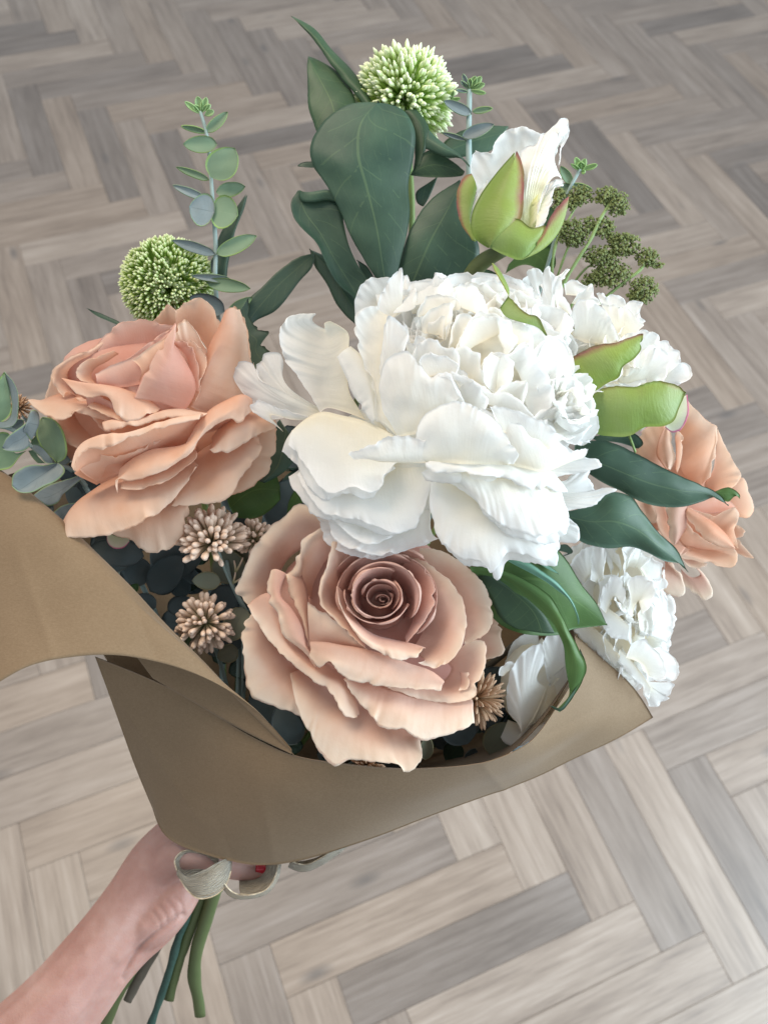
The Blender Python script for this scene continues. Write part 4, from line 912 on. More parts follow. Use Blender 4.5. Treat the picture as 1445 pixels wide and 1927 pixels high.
kp('870,690 940,660 1010,660 1000,745', '870,740 960,790', 'cream', lift=12)
kp('450,620 490,642 530,630 580,606 640,680 662,745', '470,770 560,800 640,780', lift=22)
kp('600,608 680,628 760,680 802,775', '640,760 720,790', lift=16)
kp('720,650 780,680 830,716 880,713 960,745 1052,842', '760,770 880,810 1010,890', lift=16)
kp('1035,855 1080,808 1160,798 1200,810', '1070,920 1170,910', lift=14, ruf=2.6)
kp('1160,800 1270,793 1312,850 1262,895', '1130,900 1210,940', 'cream', lift=22, ruf=2.6)
kp('1300,800 1360,830 1406,880 1397,930 1356,988', '1240,860 1310,950', lift=16, ruf=2.6)
kp('1120,920 1190,960 1280,975 1352,988 1342,915', '1150,880 1290,880', lift=24, ruf=2.6)
kp('1200,850 1260,840 1300,890 1250,940', '1180,900 1220,950', lift=30, ruf=4)
core(peony, 905, 690, 40, 112, 104, 95, M['cream']); core(peony, 800, 850, 30, 185, 110, 60, M['white']); core(peony, 1040, 775, 60, 45, 45, 40, M['cream'])
stem(peony, (860, 860, -80), M['stem_light'], via=(560, 1380, -260), r=10, end=(400, 1690, -350))

# ------------------------------------------------------------------ upper right peony
Z10 = (920, 480, 0.27682)
p2 = thing('white_peony', 'half-hidden white peony with two broad green sepals over its petals', 'peony', (1150, 700, -120), 'white peonies')
q = lambda rows, mat='white', b=0, **k: pe(p2, Z10, rows, mat, b, **{**dict(ruf=2.0, jag=1.4, wr=1.6), **k})
q([('230,400 186,300 184,240 220,172 275,128 310,130', (-70, -60, -60)), ('290,380 320,250', -70)])
q([('292,330 295,220 262,140 258,105 282,84 332,95 372,130 365,230', (-20, -8, 0, -8)), ('330,330 340,220', -20), ('360,420 390,400', -30)])
q([('345,420 360,250 368,120 400,80 415,66 428,112 468,140 500,300 470,400', (0, 20, 26, 14)), ('400,420 430,300 440,260', 10), ('400,545 470,545', -20)])
q([('462,135 505,112 552,94 520,152 490,166', (20, 24)), ('440,160 460,190', 10)])
q([('470,500 480,330 492,265 528,310 565,360 572,480', (24, 30, 24)), ('480,520 530,400', 0), ('420,560 570,545', -10)], mat='cream')
q([('480,270 520,290 566,350 560,372', (36, 40)), ('470,340 540,400', 28)])
q([('560,410 568,370 600,310 700,292 760,340 822,430 862,510 884,575', (26, 42, 44, 34)), ('580,500 640,420 720,420 800,510 840,590', (26, 52, 40)), ('570,545 640,590 720,600 800,600', (10, 20))], rib=1.6, ribn=12)
q([('610,250 660,215 698,198 730,280 752,340', (10, 14, 14)), ('560,330 660,340', 0)])
q([('508,190 560,172 620,172 695,208', (-30, -30)), ('520,270 640,280', -30)])
q([('728,258 768,245 790,275 825,266 860,272 905,275 935,330', (0, 0)), ('780,380 900,430', 0)])
q([('920,345 960,310 1000,308 1047,318 1030,380 1062,450', (10, 12)), ('850,420 950,550', 10)])
q([('760,330 840,330 920,350 1000,420 1050,480', (10, 16)), ('840,560 960,560', 14)], mat='cream')
q([('880,575 940,530 1050,508 1105,520 1160,555 1168,610', (24, 30, 20)), ('880,640 1000,720', 10)])
q([('1150,590 1205,580 1245,625 1304,660 1298,730', (0, 0)), ('1050,700 1200,820', 0)])
q([('1290,745 1330,730 1383,820 1330,866 1268,888', (-10, -14)), ('1180,760 1150,880', -10)], rib=1, ribn=6)
q([('960,760 1030,640 1100,600 1155,622 1228,700 1205,800 1190,860', (20, 30, 20)), ('940,820 1050,760 1120,780 1150,860', (20, 34, 16)), ('880,800 890,895 1020,890 1130,870', 0)], rib=1, ribn=8)
q([('425,560 520,524 600,570 720,612 640,680 570,692', (0, 0)), ('440,640 560,700', -10)])
crown(p2, (1130, 690, -60), (0.45, -0.3, 0.85), 105, [(20, 6, 50, 60, .3, .55, 0), (45, 9, 52, 66, .3, .55, 1), (68, 10, 50, 66, .2, .55, 1)], ['cream', 'white'], 12, jag=1.4, ruf=2.5)
sp = lambda rows, mat='sepal', **k: S(p2, M[mat], Z10, rows, k.pop('b', 0), name='sepal', **{**dict(flat=0.45, ruf=1.0, wr=1.2, wl=70, jag=.6, lip=.8, rim=0.0005, rw=.15), **k})
sp([('540,850 568,695 610,668 660,640 760,607 860,598 940,565 1045,532', (50, 64, 70, 64)), ('575,870 640,780 740,740 840,710 930,650 1040,570', (56, 78, 84, 70)), ('590,940 660,962 720,925 808,868 880,830 905,760 985,700 1028,635 1016,600', (44, 56, 62, 56))])
sp([('655,985 700,940 780,905 900,893 1010,895 1070,868 1140,857 1220,868 1280,890 1335,935', (44, 60, 68, 66, 50)), ('665,1030 780,1030 900,1020 1020,1015 1140,1000 1240,1000 1325,945', (52, 80, 88, 80, 52)), ('672,1060 715,1205 830,1232 960,1226 1050,1172 1190,1160 1250,1130 1290,1040 1336,936', (40, 60, 64, 52))], mat='sepal_plain')
sp([('1196,1168 1250,1205 1300,1190 1345,1120 1357,1040 1345,950', (20, 26, 20)), ('1200,1150 1260,1100 1290,980', 10)], mat='sepal_pale')
sp([('1020,1215 1080,1165 1150,1158', 20), ('1040,1150 1150,1130', 20)], mat='sepal_pale')
sp([('130,278 185,335 270,405 322,412 360,470 387,548', (135, 150, 140)), ('75,360 110,415 240,462 330,492 388,549', (130, 150, 142))], mat='sepal_plain')
sp([('22,55 40,110 95,200 130,282', (60, 132)), ('30,60 75,110 130,220 133,284', (60, 132))], mat='sepal_plain')
core(p2, 1110, 690, -70, 95, 75, 45, M['cream'])
stem(p2, (1110, 740, -150), M['stem_green'], via=(760, 1330, -330), r=8)

# ------------------------------------------------------------------ lower right peony
Z11 = (900, 1000, 0.27682)
p3 = thing('white_peony', 'white carnation-like peony hanging over the lower right paper edge', 'peony', (1170, 1180, -220), 'white peonies')
q = lambda rows, mat='white', b=0, **k: pe(p3, Z11, rows, mat, b, **{**dict(ruf=2.2, jag=1.8, wr=1.6), **k})
q([('560,160 620,100 720,60', -170), ('620,260 700,200', -180)], mat='cream')
q([('700,370 620,235 650,180 700,130 780,95 770,250', (-150, -130, -140)), ('720,350 760,300', -140)])
q([('760,330 770,190 790,90 860,110 850,250', (-120, -110)), ('800,350 850,330', -130)])
q([('1180,170 1250,230 1240,330 1200,320', -170), ('1100,250 1150,330', -160)])
q([('1200,320 1280,330 1270,380 1230,390', -180), ('1130,330 1150,390', -170)])
q([('1190,410 1280,450 1310,590 1318,640 1310,700 1290,755 1230,730', (-160, -170)), ('1080,560 1100,680', -130)], rib=1.4, ribn=8)
q([('1240,780 1310,840 1366,920 1366,970 1322,1022 1200,1010', (-170, -170)), ('1080,820 1120,950', -150)], rib=1, ribn=6)
q([('1200,1035 1333,1045 1310,1115 1250,1120', -172), ('1100,1000 1150,1080', -160)])
q([('1290,1130 1240,1195 1160,1180', -178), ('1180,1060 1120,1100', -160)])
q([('640,660 700,740 800,830 930,920', (-150, -150)), ('760,640 860,720 960,850', (-140, -130))], mat='cream')
q([('930,880 1000,940 1100,1060 1160,1140', (-150, -150)), ('960,800 1080,930 1170,1060', (-130, -140))])
q([('760,560 830,640 900,720 1020,740', (-130, -120)), ('820,480 930,560 1020,640', (-110, -100))])
q([('1040,760 1120,730 1190,790 1270,900 1280,990 1210,1010', (-110, -120)), ('1000,860 1100,900 1150,980', (-110, -120))], rib=1, ribn=7)
q([('1020,560 1030,430 1020,330 1080,300 1170,320 1200,420 1120,580', (-70, -60, -70)), ('1040,580 1080,450', -90)], mat='cream')
q([('830,520 850,370 900,310 960,320 1000,400 980,500', (-80, -70)), ('870,560 920,430', -90)])
crown(p3, (1165, 1150, -225), (0.35, 0.0, 0.9), 118, [(12, 6, 64, 66, .3, .55, 0), (34, 11, 70, 78, .3, .55, 1), (56, 15, 70, 80, .25, .55, 1), (78, 17, 66, 80, .2, .57, 1)], ['cream', 'white'], 21, squash=(.76, 1.25, .8), jag=1.4, ruf=3)
core(p3, 1150, 1150, -215, 75, 130, 50, M['cream'])
stem(p3, (1120, 1200, -280), M['stem_green'], via=(800, 1410, -310), r=8)

# ------------------------------------------------------------------ small peony sunk in the paper
p4 = thing('white_peony', 'shaded white peony sunk inside the paper beside the dusty rose', 'peony', (1000, 1290, -180), 'white peonies')
q = lambda rows, mat='white', b=0, **k: pe(p4, Z11, rows, mat, b, **{**dict(ruf=1.6, jag=1.0, wr=1.6), **k})
q([('150,1000 290,690 400,660', -160), ('250,1000 420,800', -170)])
q([('210,1240 190,1080 240,900 330,800 420,760 450,900', (-110, -90, -100)), ('290,1350 300,1150 400,1000', -100), ('260,1400 380,1260 460,1060', -120)], b=10)
q([('140,980 150,900 250,890 210,960', -90), ('170,985 230,930', -90)])
q([('460,1000 440,820 450,720 560,690 590,820', (-120, -110)), ('500,1050 600,950', -130)])
q([('400,760 470,820 480,1000', -125), ('430,720 500,850 500,1000', -130)], mat='cream')
q([('440,1180 520,960 620,900 640,1050', (-130, -120)), ('480,1260 560,1150 600,1100', -140)], mat='cream')
q([('150,1400 180,1440 290,1460 430,1380 440,1170', (-150, -140)), ('200,1280 300,1300 400,1160', -150)], mat='cream')
core(p4, 1000, 1290, -150, 60, 80, 25, M['cream'])
stem(p4, (970, 1290, -200), M['stem_green'], via=(720, 1430, -270), r=7)

# ------------------------------------------------------------------ peony bud at the top
Z5 = (480, 0, 0.55363)
bud = thing('peony_bud', 'closed white peony bud cupped in red-edged green sepals at the top', 'flower bud', (950, 440, -160))
q = lambda rows, mat='white_green', b=0, **k: pe(bud, Z5, rows, mat, b, **{**dict(ruf=3.0, jag=2.0, wr=2.6, wl=38, crease=2.2, flat=.9, rib=1.6, ribn=6), **k})
q([('740,640 732,590 746,512 772,518 802,520 820,480 860,435 892,427 930,433 980,462', (-80, -70, -72)), ('770,680 800,590 880,500 960,500', (-84, -90)), ('790,760 860,680 920,620', -100)], mat='white')
q([('900,560 912,512 960,480 1000,440 1040,402 1062,402 1062,440 1032,500 1022,560 1045,612', (-60, -44, -40, -50, -56)), ('900,620 940,560 990,510 1010,540 1020,600', (-44, -30, -34, -40)), ('900,700 930,660 960,640 990,640', (-40, -36)), ('905,790 930,790 950,780', -60)])
q([('925,600 930,520 965,478 1005,445 1040,408', (-66, -62, -58)), ('940,640 980,540 1030,480', (-60, -56))], mat='white')
q([('985,560 1000,500 1030,450 1060,412 1066,440 1045,500 1030,560', (-44, -30, -44)), ('1000,600 1020,520 1040,470', (-50, -46))], mat='white')
q([('960,700 990,630 1010,612 1054,612 1050,635 1022,632 1002,690 985,750 946,776', (-24, -14, -16, -24)), ('955,740 975,680 1000,650 985,700 955,770', (-28, -22)), ('930,780 935,700 960,660', -40)], ruf=2.6)
q([('718,790 722,730 745,670 790,610', -52), ('742,810 745,740 790,660', -50)], mat='cream')
sp = lambda rows, mat='sepal', **k: S(bud, M[mat], Z5, rows, k.pop('b', 0), name='sepal', **{**dict(flat=0.7, ruf=.8, wr=1.0, wl=70, jag=.4, lip=.6, rim=0.0006, rw=.15), **k})
sp([('735,592 712,600 692,635 684,690 700,760 740,815', (-56, -50, -40)), ('745,610 728,660 722,720 745,820', (-44, -36)), ('752,640 738,705 728,770 750,820', (-48, -44))])
sp([('886,515 908,570 911,650 898,750 850,805 796,842', (-26, -10, 4, -10)), ('880,540 850,620 830,700 815,780 795,842', (-14, 8, 20, 2)), ('882,520 820,590 765,665 736,740 742,800 792,842', (-34, -24, -16, -20))], b=8)
sp([('1065,668 1040,690 1002,738 975,800 902,882', (-50, -30, -10)), ('1058,720 1030,780 980,840 905,882', (-44, -24, -6)), ('1066,672 1045,750 1000,820 950,860 905,884', (-56, -44, -24))])
sp([('832,762 890,745 940,776 986,768 975,800', (4, 8, 4)), ('815,800 870,800 930,830 960,822', (14, 24, 16)), ('796,840 850,868 905,882 955,832', (-2, 10, 2))], mat='sepal_plain')
tube('stem', [(480 + .5536 * 845, .5536 * 850, -40), (900, 500, -80), (865, 560, -120), (800, 700, -200)], [13, 16, 14, 9], M['stem_green'], bud, n=10)
stem(bud, (800, 700, -200), M['stem_green'], via=(600, 1300, -330), r=7)
# ------------------------------------------------------------------ leaves
def lf(o, T, rows, mat, b=0, name='leaf', **k):
    kk = dict(wr=2.4, wl=80, ruf=1.6, rfreq=.6, rw=0.3, rim=0.0003, jag=0.3, flat=0.7); kk.update(k)
    return S(o, M[mat], T, rows, b, name=name, **kk)
spray = thing('leaf_spray', 'tall spray of large rounded blue-green leaves rising behind the big peony', 'leaf spray', (700, 640, -200), 'dark leaf sprays')
L5 = lambda rows, mat='leaf_dark', b=0, **k: lf(spray, Z5, rows, mat, b, **k)
L5([('123,56 180,115 240,192 300,272 360,347 400,420', (-230, -200, -170)), ('123,56 190,110 255,190 320,265 375,330 420,420', (-225, -190, -160)), ('124,56 200,95 270,180 342,252 398,345 440,420', (-235, -210, -175))])
L5([('180,193 180,280 184,370 212,452 240,500', (-220, -190, -170)), ('181,193 220,270 260,350 280,430 300,500', (-215, -175, -155)), ('182,193 250,222 312,282 342,350 360,480', (-230, -205, -180))], mat='leaf_dark')
L5([('420,345 300,362 222,428 188,500 200,570 250,640 292,722 340,830 402,930 440,990', (-120, -112, -118, -140)), ('420,345 360,420 350,520 380,640 410,760 430,880 445,990', (-118, -96, -104, -140)), ('420,345 505,377 540,440 541,520 522,620 524,740 500,850 480,930 450,990', (-122, -122, -130, -145))], mat='leaf_blue', b=6)
L5([('147,650 122,690 150,762 200,822 240,902 282,965 342,1020 400,1100', (-150, -130, -140, -160)), ('150,652 170,720 220,790 270,880 320,960 380,1060', (-144, -150, -165)), ('160,690 230,670 292,700 300,760 318,830 352,905 392,965 420,1080', (-150, -132, -140, -160))], mat='leaf_blue')
L5([('147,648 158,682 200,686 250,682 292,690', (-150, -132, -128)), ('160,650 200,655 250,652 285,672', (-138, -118, -120)), ('185,672 230,645 280,655 296,690', (-146, -132, -126))], mat='leaf_blue')
L5([('505,378 540,440 542,520 538,580', (-150, -140, -140)), ('520,373 565,430 570,500 560,560', (-146, -130, -134)), ('548,373 592,440 582,505 545,562', (-150, -140, -138))])
L5([('578,505 640,528 700,542 738,580', (-120, -112, -118)), ('582,470 640,505 690,530 736,578', (-112, -100, -114)), ('590,440 650,500 690,522 722,552', (-124, -116, -120))], mat='leaf_blue')
L5([('536,580 590,512 640,530 712,582', (-140, -134, -132)), ('530,590 600,560 660,570 708,592', (-138, -130, -132)), ('528,596 600,603 680,601 700,596', (-142, -140, -136))])
L5([('697,614 620,660 560,722 520,800 492,880 470,1000', (-150, -140, -140, -160)), ('700,620 650,720 600,810 560,900 520,1000', (-144, -120, -124, -160)), ('702,618 692,690 742,790 762,850 722,960 640,1020', (-150, -140, -128, -140, -160))], mat='leaf_blue')
L5([('860,430 720,438 645,480 620,520', (-220, -210)), ('850,450 740,480 640,520', (-216, -206)), ('862,432 800,512 690,534 640,540', (-222, -216))], mat='leaf_blue')
L5([('560,640 545,660 552,690 570,700', -180), ('620,600 600,650 580,690 572,702', -176)], mat='leaf_blue')
L5([('145,560 160,552 200,552 215,560', (-190, -180)), ('146,563 170,568 215,572', -185)], mat='leaf_dull')
tube('stem', [(715, 480, -160), (700, 600, -180), (640, 900, -300)], 6, M['stem_green'], spray)
stem(spray, (640, 900, -300), M['stem_green'], via=(520, 1300, -350), r=7)

spray = thing('leaf_spray', 'pair of dull dark leaves between the peach rose and the big peony', 'leaf spray', (500, 640, -180), 'dark leaf sprays')
Z8 = (150, 150, 0.34602)
lf(spray, Z8, [('1273,945 1200,960 1080,1040 980,1140 882,1230 840,1330', (-190, -170, -160)), ('1272,948 1180,1030 1080,1120 990,1220 920,1310', (-190, -174, -166)), ('1274,948 1268,1010 1200,1092 1060,1260 960,1312 930,1340', (-192, -178, -168))], 'leaf_dull')
lf(spray, Z5, [('183,845 200,900 240,960 280,1040 340,1100', (-200, -190)), ('186,846 260,930 310,1010 370,1100', (-190, -180)), ('186,846 262,890 332,1000 410,1080', (-200, -195))], 'leaf_dull')
lf(spray, Z5, [('345,882 380,905 405,945 430,1000', -185), ('350,890 370,950 400,1010', -180)], 'leaf_dull')
lf(spray, Z8, [('905,625 850,700 790,790 750,880 735,1000 760,1100', (-190, -180)), ('900,640 870,740 830,850 800,950 790,1100', (-186, -172)), ('908,627 885,720 845,800 830,900 810,1000 800,1100', (-192, -186))], 'leaf_dull')
lf(spray, Z8, [('40,1243 100,1265 180,1300 240,1330', -170), ('42,1243 90,1282 170,1318 230,1345', -170)], 'leaf_dull')
# serrated leaves between the rose and the peony
Z2b = (400, 480, 0.55363)
lf(spray, Z2b, [('120,150 150,250 190,260 170,300 200,340', -140), ('90,200 110,320 140,380', -135)], 'leaf_dull', jag=3)
lf(spray, Z2b, [('230,560 180,640 150,720 160,770', (-140, -130)), ('250,590 240,660 220,720 170,772', (-130, -120)), ('290,640 280,690 240,740 175,775', -130)], 'leaf_dull', jag=3)
lf(spray, Z2b, [('40,800 120,700 200,720 230,790', (-180, -170)), ('60,860 140,800 230,800', -170), ('80,890 160,890 230,830', -180)], 'leaf_grass')
lf(spray, Z2b, [('250,880 260,830 310,770 340,840', (-150, -140)), ('270,890 310,840 350,860', -140)], 'leaf_grass')
stem(spray, (480, 680, -190), M['stem_green'], via=(450, 1250, -330), r=6)

spray = thing('leaf_spray', 'two pointed veined dark leaves lying in front of the apricot rose', 'leaf spray', (1100, 900, -110), 'dark leaf sprays')
L9 = lambda rows, mat='leaf_dark', b=0, **k: lf(spray, Z9, rows, mat, b, **k)
L9([('150,280 212,260 340,250 470,290 620,370 840,482 1000,552 1100,602 1192,692', (-60, -50, -60, -100)), ('150,380 300,400 480,470 660,540 860,590 1040,610 1190,690', (-50, -30, -44, -100)), ('200,440 330,525 450,592 545,642 700,690 880,697 1010,662 1105,628 1190,694', (-60, -60, -76, -105))], mat='leaf_blue')
L9([('1088,596 1140,578 1200,568 1270,622 1268,645', (-96, -90, -100)), ('1100,605 1160,610 1220,610 1266,640', (-92, -92)), ('1150,650 1190,664 1235,625 1262,625', (-98, -96))], mat='leaf_grass')
L9([('40,720 75,728 250,690 400,600 540,640 602,730 722,872 852,1012 917,1147', (-50, -40, -56, -110)), ('60,760 260,800 420,800 560,850 700,950 820,1040 915,1146', (-40, -24, -44, -110)), ('90,800 150,882 172,922 350,976 545,976 640,1012 760,1072 860,1092 916,1148', (-52, -50, -66, -112))], mat='leaf_blue')
L9([('250,230 400,200 560,205 612,270 580,305', (-90, -80)), ('300,250 450,265 560,300', -86)], mat='leaf_blue')
tube('twig', [(1040 + .2768 * 520, 760 + .2768 * 220, -70), (1040 + .2768 * 560, 760 + .2768 * 330, -60)], 2.5, M['stem_light'], spray)
stem(spray, (1060, 920, -110), M['stem_green'], via=(780, 1340, -330), r=6)

spray = thing('leaf_spray', 'broad glossy green leaves with one long leaf curling over the paper', 'leaf spray', (960, 1090, -60), 'dark leaf sprays')
L11 = lambda rows, mat='leaf_grass', b=0, **k: lf(spray, Z11, rows, mat, b, **k)
L11([('-40,250 160,172 500,100 565,165 700,350 800,490 874,636', (-10, 0, -40, -90)), ('0,330 200,320 420,330 600,430 740,530 872,636', (0, 14, -20, -90)), ('-20,420 160,640 280,690 400,707 560,700 640,666 760,650 874,637', (-20, -10, -60, -90))], mat='leaf_grass')
L11([('-60,240 150,258 330,340 480,440 552,540 602,660 682,800 722,910 700,1020 640,1130 550,1222', (10, 30, 40, 30, 10)), ('-50,262 150,290 320,380 460,490 540,590 590,700 640,830 668,930 655,1030 620,1120 545,1215', (16, 40, 52, 40, 14)), ('-40,285 150,330 300,430 430,550 520,640 562,740 590,880 612,1060 612,1120 580,1172', (8, 24, 36, 24, 8))], mat='leaf_grass')
L11([('684,800 722,908 702,1020 642,1132 552,1224 482,1190', (14, 22, 16)), ('690,840 708,915 688,1018 626,1122 548,1205 500,1188', (20, 28, 20))], mat='leaf_blue')
L11([('-40,300 60,420 160,600 250,660', (-10, -4)), ('60,300 240,420 380,560 430,690', (6, 4)), ('150,320 330,450 470,600 520,690', -4)], mat='leaf_dark')
L11([('165,160 300,198 430,270 560,370 640,480 686,600 680,632', (10, 30, 26, 10)), ('170,172 300,222 420,292 550,388 625,470 672,580 676,630', (16, 36, 32, 14)), ('176,184 300,244 410,314 540,402 610,452 660,562 670,628', (8, 26, 22, 8))], mat='leaf_sliver')
L11([('300,150 420,200 500,250 542,294', (6, 10)), ('290,160 400,212 490,268 540,294', (10, 12))], mat='leaf_sliver')
L11([('530,100 600,90 640,140 560,170', -80), ('540,130 620,150', -80)], mat='leaf_dull')
stem(spray, (920, 1080, -60), M['stem_green'], via=(640, 1410, -250), r=7)

# sepals peeking from under the flowers in the dark gap
Z12 = (150, 900, 0.27682)

# ------------------------------------------------------------------ eucalyptus
def oval(o, T, base, tip, w, h, mat, cup=5, skew=0.0, name='leaf', tilt=0, pt=0.0):
    """an oval blade from base to tip (local pixels), w wide, folded along the midrib"""
    bx, by = T[0] + base[0] * T[2], T[1] + base[1] * T[2]; tx, ty = T[0] + tip[0] * T[2], T[1] + tip[1] * T[2]
    w = w * T[2]; h0, h1 = h if isinstance(h, tuple) else (h, h)
    d = np.array([tx - bx, ty - by]); L = np.linalg.norm(d); d = d / max(L, 1e-6); p = np.array([-d[1], d[0]])
    t = np.linspace(0, 1, 9)
    prof = np.sin(np.pi * np.clip(t, 0, 1) ** (0.82 + pt)) ** 0.62
    rows_ = []
    for s in (-1, 0, 1):
        c = np.array([bx, by]) + np.outer(t * L, d) + np.outer(prof * w / 2 * (s + skew * (1 - abs(s))), p)
        hh = h0 + (h1 - h0) * t + 0.10 * L * np.sin(np.pi * t) - cup * (1 - abs(s)) * np.sin(np.pi * t) + s * tilt * prof
        rows_.append(np.c_[c, hh])
    nv = int(np.clip(L / 5, 10, 26)); nu = int(np.clip(w / 5, 7, 16))
    P = herm(np.stack([herm(r, nv) for r in rows_]), nu, chord=False)
    return finish(P, name, o, M[mat], wr=0.8, wl=30, ruf=0.5, rw=.2, rim=0.0005)

euc = thing('eucalyptus_sprig', 'upright eucalyptus sprig with round grey-green leaves above the peach rose', 'eucalyptus', (405, 560, -160), 'eucalyptus sprigs')
E8 = lambda base, tip, w, h, mat='euc', **k: oval(euc, Z8, base, tip, w, h, mat, **k)
tube('stem', [(150 + .346 * x, 150 + .346 * y, h) for x, y, h in ((655, 170, -150), (690, 290, -150), (714, 520, -150), (727, 700, -150), (740, 900, -155), (738, 1080, -160), (760, 1350, -190))], [3, 3.4, 3.6, 4, 4.4, 4.6, 5], M['stem_grey'], euc, n=8, step=8)
E8((692, 285), (806, 174), 62, (-148, -140)); E8((690, 287), (552, 252), 34, (-150, -146), cup=8)
E8((748, 350), (563, 350), 96, (-140, -130)); E8((716, 532), (845, 372), 175, (-138, -118), skew=.15)
E8((706, 545), (524, 474), 40, (-150, -150)); E8((684, 648), (506, 573), 46, (-150, -146), 'euc_grey'); E8((742, 612), (902, 580), 82, (-150, -148), skew=-.3)
E8((735, 720), (596, 690), 185, (-136, -128), 'euc_grey'); E8((715, 705), (862, 735), 190, (-142, -132))
E8((742, 950), (500, 872), 58, (-150, -140), 'euc_grey'); E8((745, 948), (964, 848), 88, (-150, -140), skew=-.2)
E8((830, 1090), (604, 1066), 44, (-140, -136), 'euc_grey'); E8((690, 1102), (930, 1136), 76, (-140, -128))
E8((790, 1260), (600, 1180), 110, (-160, -150), 'euc_dark'); E8((800, 1280), (940, 1180), 60, (-165, -160), 'euc'); E8((720, 1050), (730, 960), 30, (-160, -160), 'euc_grey')
for (b, t, w) in (((660, 185), (572, 118), 30), ((662, 180), (640, 90), 44), ((664, 180), (690, 95), 40), ((680, 195), (730, 170), 34), ((668, 170), (712, 135), 28), ((655, 165), (620, 140), 30)):
    E8(b, t, w, (-150, -140), 'euc_tip', pt=.3)
stem(euc, (413, 610, -190), M['stem_grey'], via=(420, 1200, -330), r=5)

euc = thing('eucalyptus_sprig', 'slim blue-grey eucalyptus tip between the green flower ball and the bud', 'eucalyptus', (880, 330, -190), 'eucalyptus sprigs')
Z13 = (620, 70, 0.22145)
E13 = lambda base, tip, w, h, mat='euc_grey', **k: oval(euc, Z13, base, tip, w, h, mat, **k)
tube('stem', [(620 + .22145 * x, 70 + .22145 * y, -180) for x, y in ((1188, 440), (1186, 620), (1182, 860), (1185, 1100))] + [(885, 420, -200), (850, 600, -260)], [5, 5, 5.5, 6, 6, 6], M['stem_grey'], euc, step=8)
E13((1208, 655), (968, 538), 100, (-176, -166), 'euc_grey'); E13((1212, 632), (1386, 604), 56, (-178, -172), 'euc'); E13((1125, 845), (1398, 738), 108, (-170, -160)); E13((1170, 880), (950, 806), 42, (-178, -176))
for (b, t, w, mt) in (((1190, 450), (1132, 310), 40, 'euc_grey'), ((1190, 440), (1112, 370), 36, 'euc_grey'), ((1195, 440), (1240, 330), 60, 'euc_tip'), ((1200, 440), (1290, 330), 60, 'euc_tip'), ((1200, 440), (1318, 395), 50, 'euc_tip'), ((1195, 450), (1330, 476), 44, 'euc_tip'), ((1180, 465), (1070, 447), 30, 'euc_grey'), ((1190, 440), (1195, 350), 40, 'euc')):
    E13(b, t, w, (-178, -166), mt, pt=.3)
stem(euc, (850, 600, -260), M['stem_grey'], via=(560, 1250, -350), r=5)

euc = thing('eucalyptus_sprig', 'dusty grey eucalyptus sprig spilling out beside the rolled paper edge', 'eucalyptus', (90, 900, -60), 'eucalyptus sprigs')
Z14 = (0, 690, 0.17993)
L14 = lambda rows, mat='euc_grey', b=0, **k: lf(euc, Z14, rows, mat, b, **{**dict(wr=1.0, wl=25), **k})
tube('stem', [(690 * 0 + .17993 * x, 690 + .17993 * y, h) for x, y, h in ((-80, 620, -20), (80, 640, -30), (200, 700, -30), (330, 830, -28), (450, 930, -40), (560, 1010, -50), (720, 1060, -70), (900, 1250, -100))], [4, 4, 4, 4, 4.5, 4.5, 4.5, 5], M['stem_grey'], euc, step=7)
L14([('-60,110 10,110 45,60 60,90', 0), ('-60,400 20,350 70,240 95,250', (-6, 2)), ('-60,600 40,570 110,500 125,420', (-14, -10))], mat='euc')
L14([('48,50 90,110 140,170 185,260 192,420 180,560 110,632 0,640 -60,600', (4, 8, 8, 2)), ('58,90 90,200 118,310 130,430 115,520 60,570 -40,560', (-4, -8, -8))])
L14([('415,500 385,458 335,455 300,520 280,575', (0, 6, 4)), ('410,610 350,600 310,590 265,640', (2, 12)), ('330,780 300,740 270,700 240,700', (-4, 2))])
L14([('285,570 200,640 120,700 62,762 38,850', (2, 14, 16, 10)), ('300,690 220,760 140,800 80,850 40,860', (-4, 2, 6, 6)), ('310,840 250,880 160,892 60,875 38,858', (0, 8, 10))])
L14([('440,532 400,590 383,680 388,750 450,850 560,960 592,1004', (-40, -30, -26, -30)), ('450,528 500,640 540,760 580,880 600,1000', (-44, -40, -36)), ('450,526 560,548 642,632 690,760 705,890 680,962 598,1005', (-40, -20, -16, -30))], mat='euc')
L14([('592,1008 490,1030 340,1028 240,1050 142,1130 128,1240', (-10, 6, 14, 14)), ('600,1012 480,1110 360,1190 270,1250 200,1300', (-16, -8, 0, 6)), ('610,1010 675,1060 680,1105 640,1160 500,1232 330,1312 200,1312 128,1245', (-10, 0, 6, 14, 14))])
L14([('860,1128 700,1180 560,1220 430,1280 352,1345', (-60, -40, -30)), ('860,1150 720,1240 600,1320 480,1370 370,1370', (-64, -46, -30)), ('862,1170 720,1290 640,1360 610,1420 500,1458 420,1400 355,1350', (-60, -40, -28))], mat='euc_grey')
L14([('800,1420 680,1445 560,1530 505,1640', (-80, -60)), ('800,1450 680,1530 580,1620 520,1660', (-84, -62)), ('760,1480 690,1570 650,1672 540,1672 505,1645', (-80, -58))])
L14([('-60,760 0,690 80,690 110,760', (-30, -24)), ('-60,900 60,880 160,900', (-34, -26)), ('-60,1090 0,1085 110,1060 220,930 280,880', (-30, -24))], mat='euc')
L14([('340,810 420,830 500,900 540,940', (-24, -20)), ('330,860 420,930 490,1010 560,1010', -24)])
L14([('880,1130 930,1180 960,1260', -110), ('800,1250 870,1330', -110)], mat='euc_dark')
L14([('360,870 420,960 480,1010', -40), ('300,880 350,960 400,1010', -40)], mat='euc')
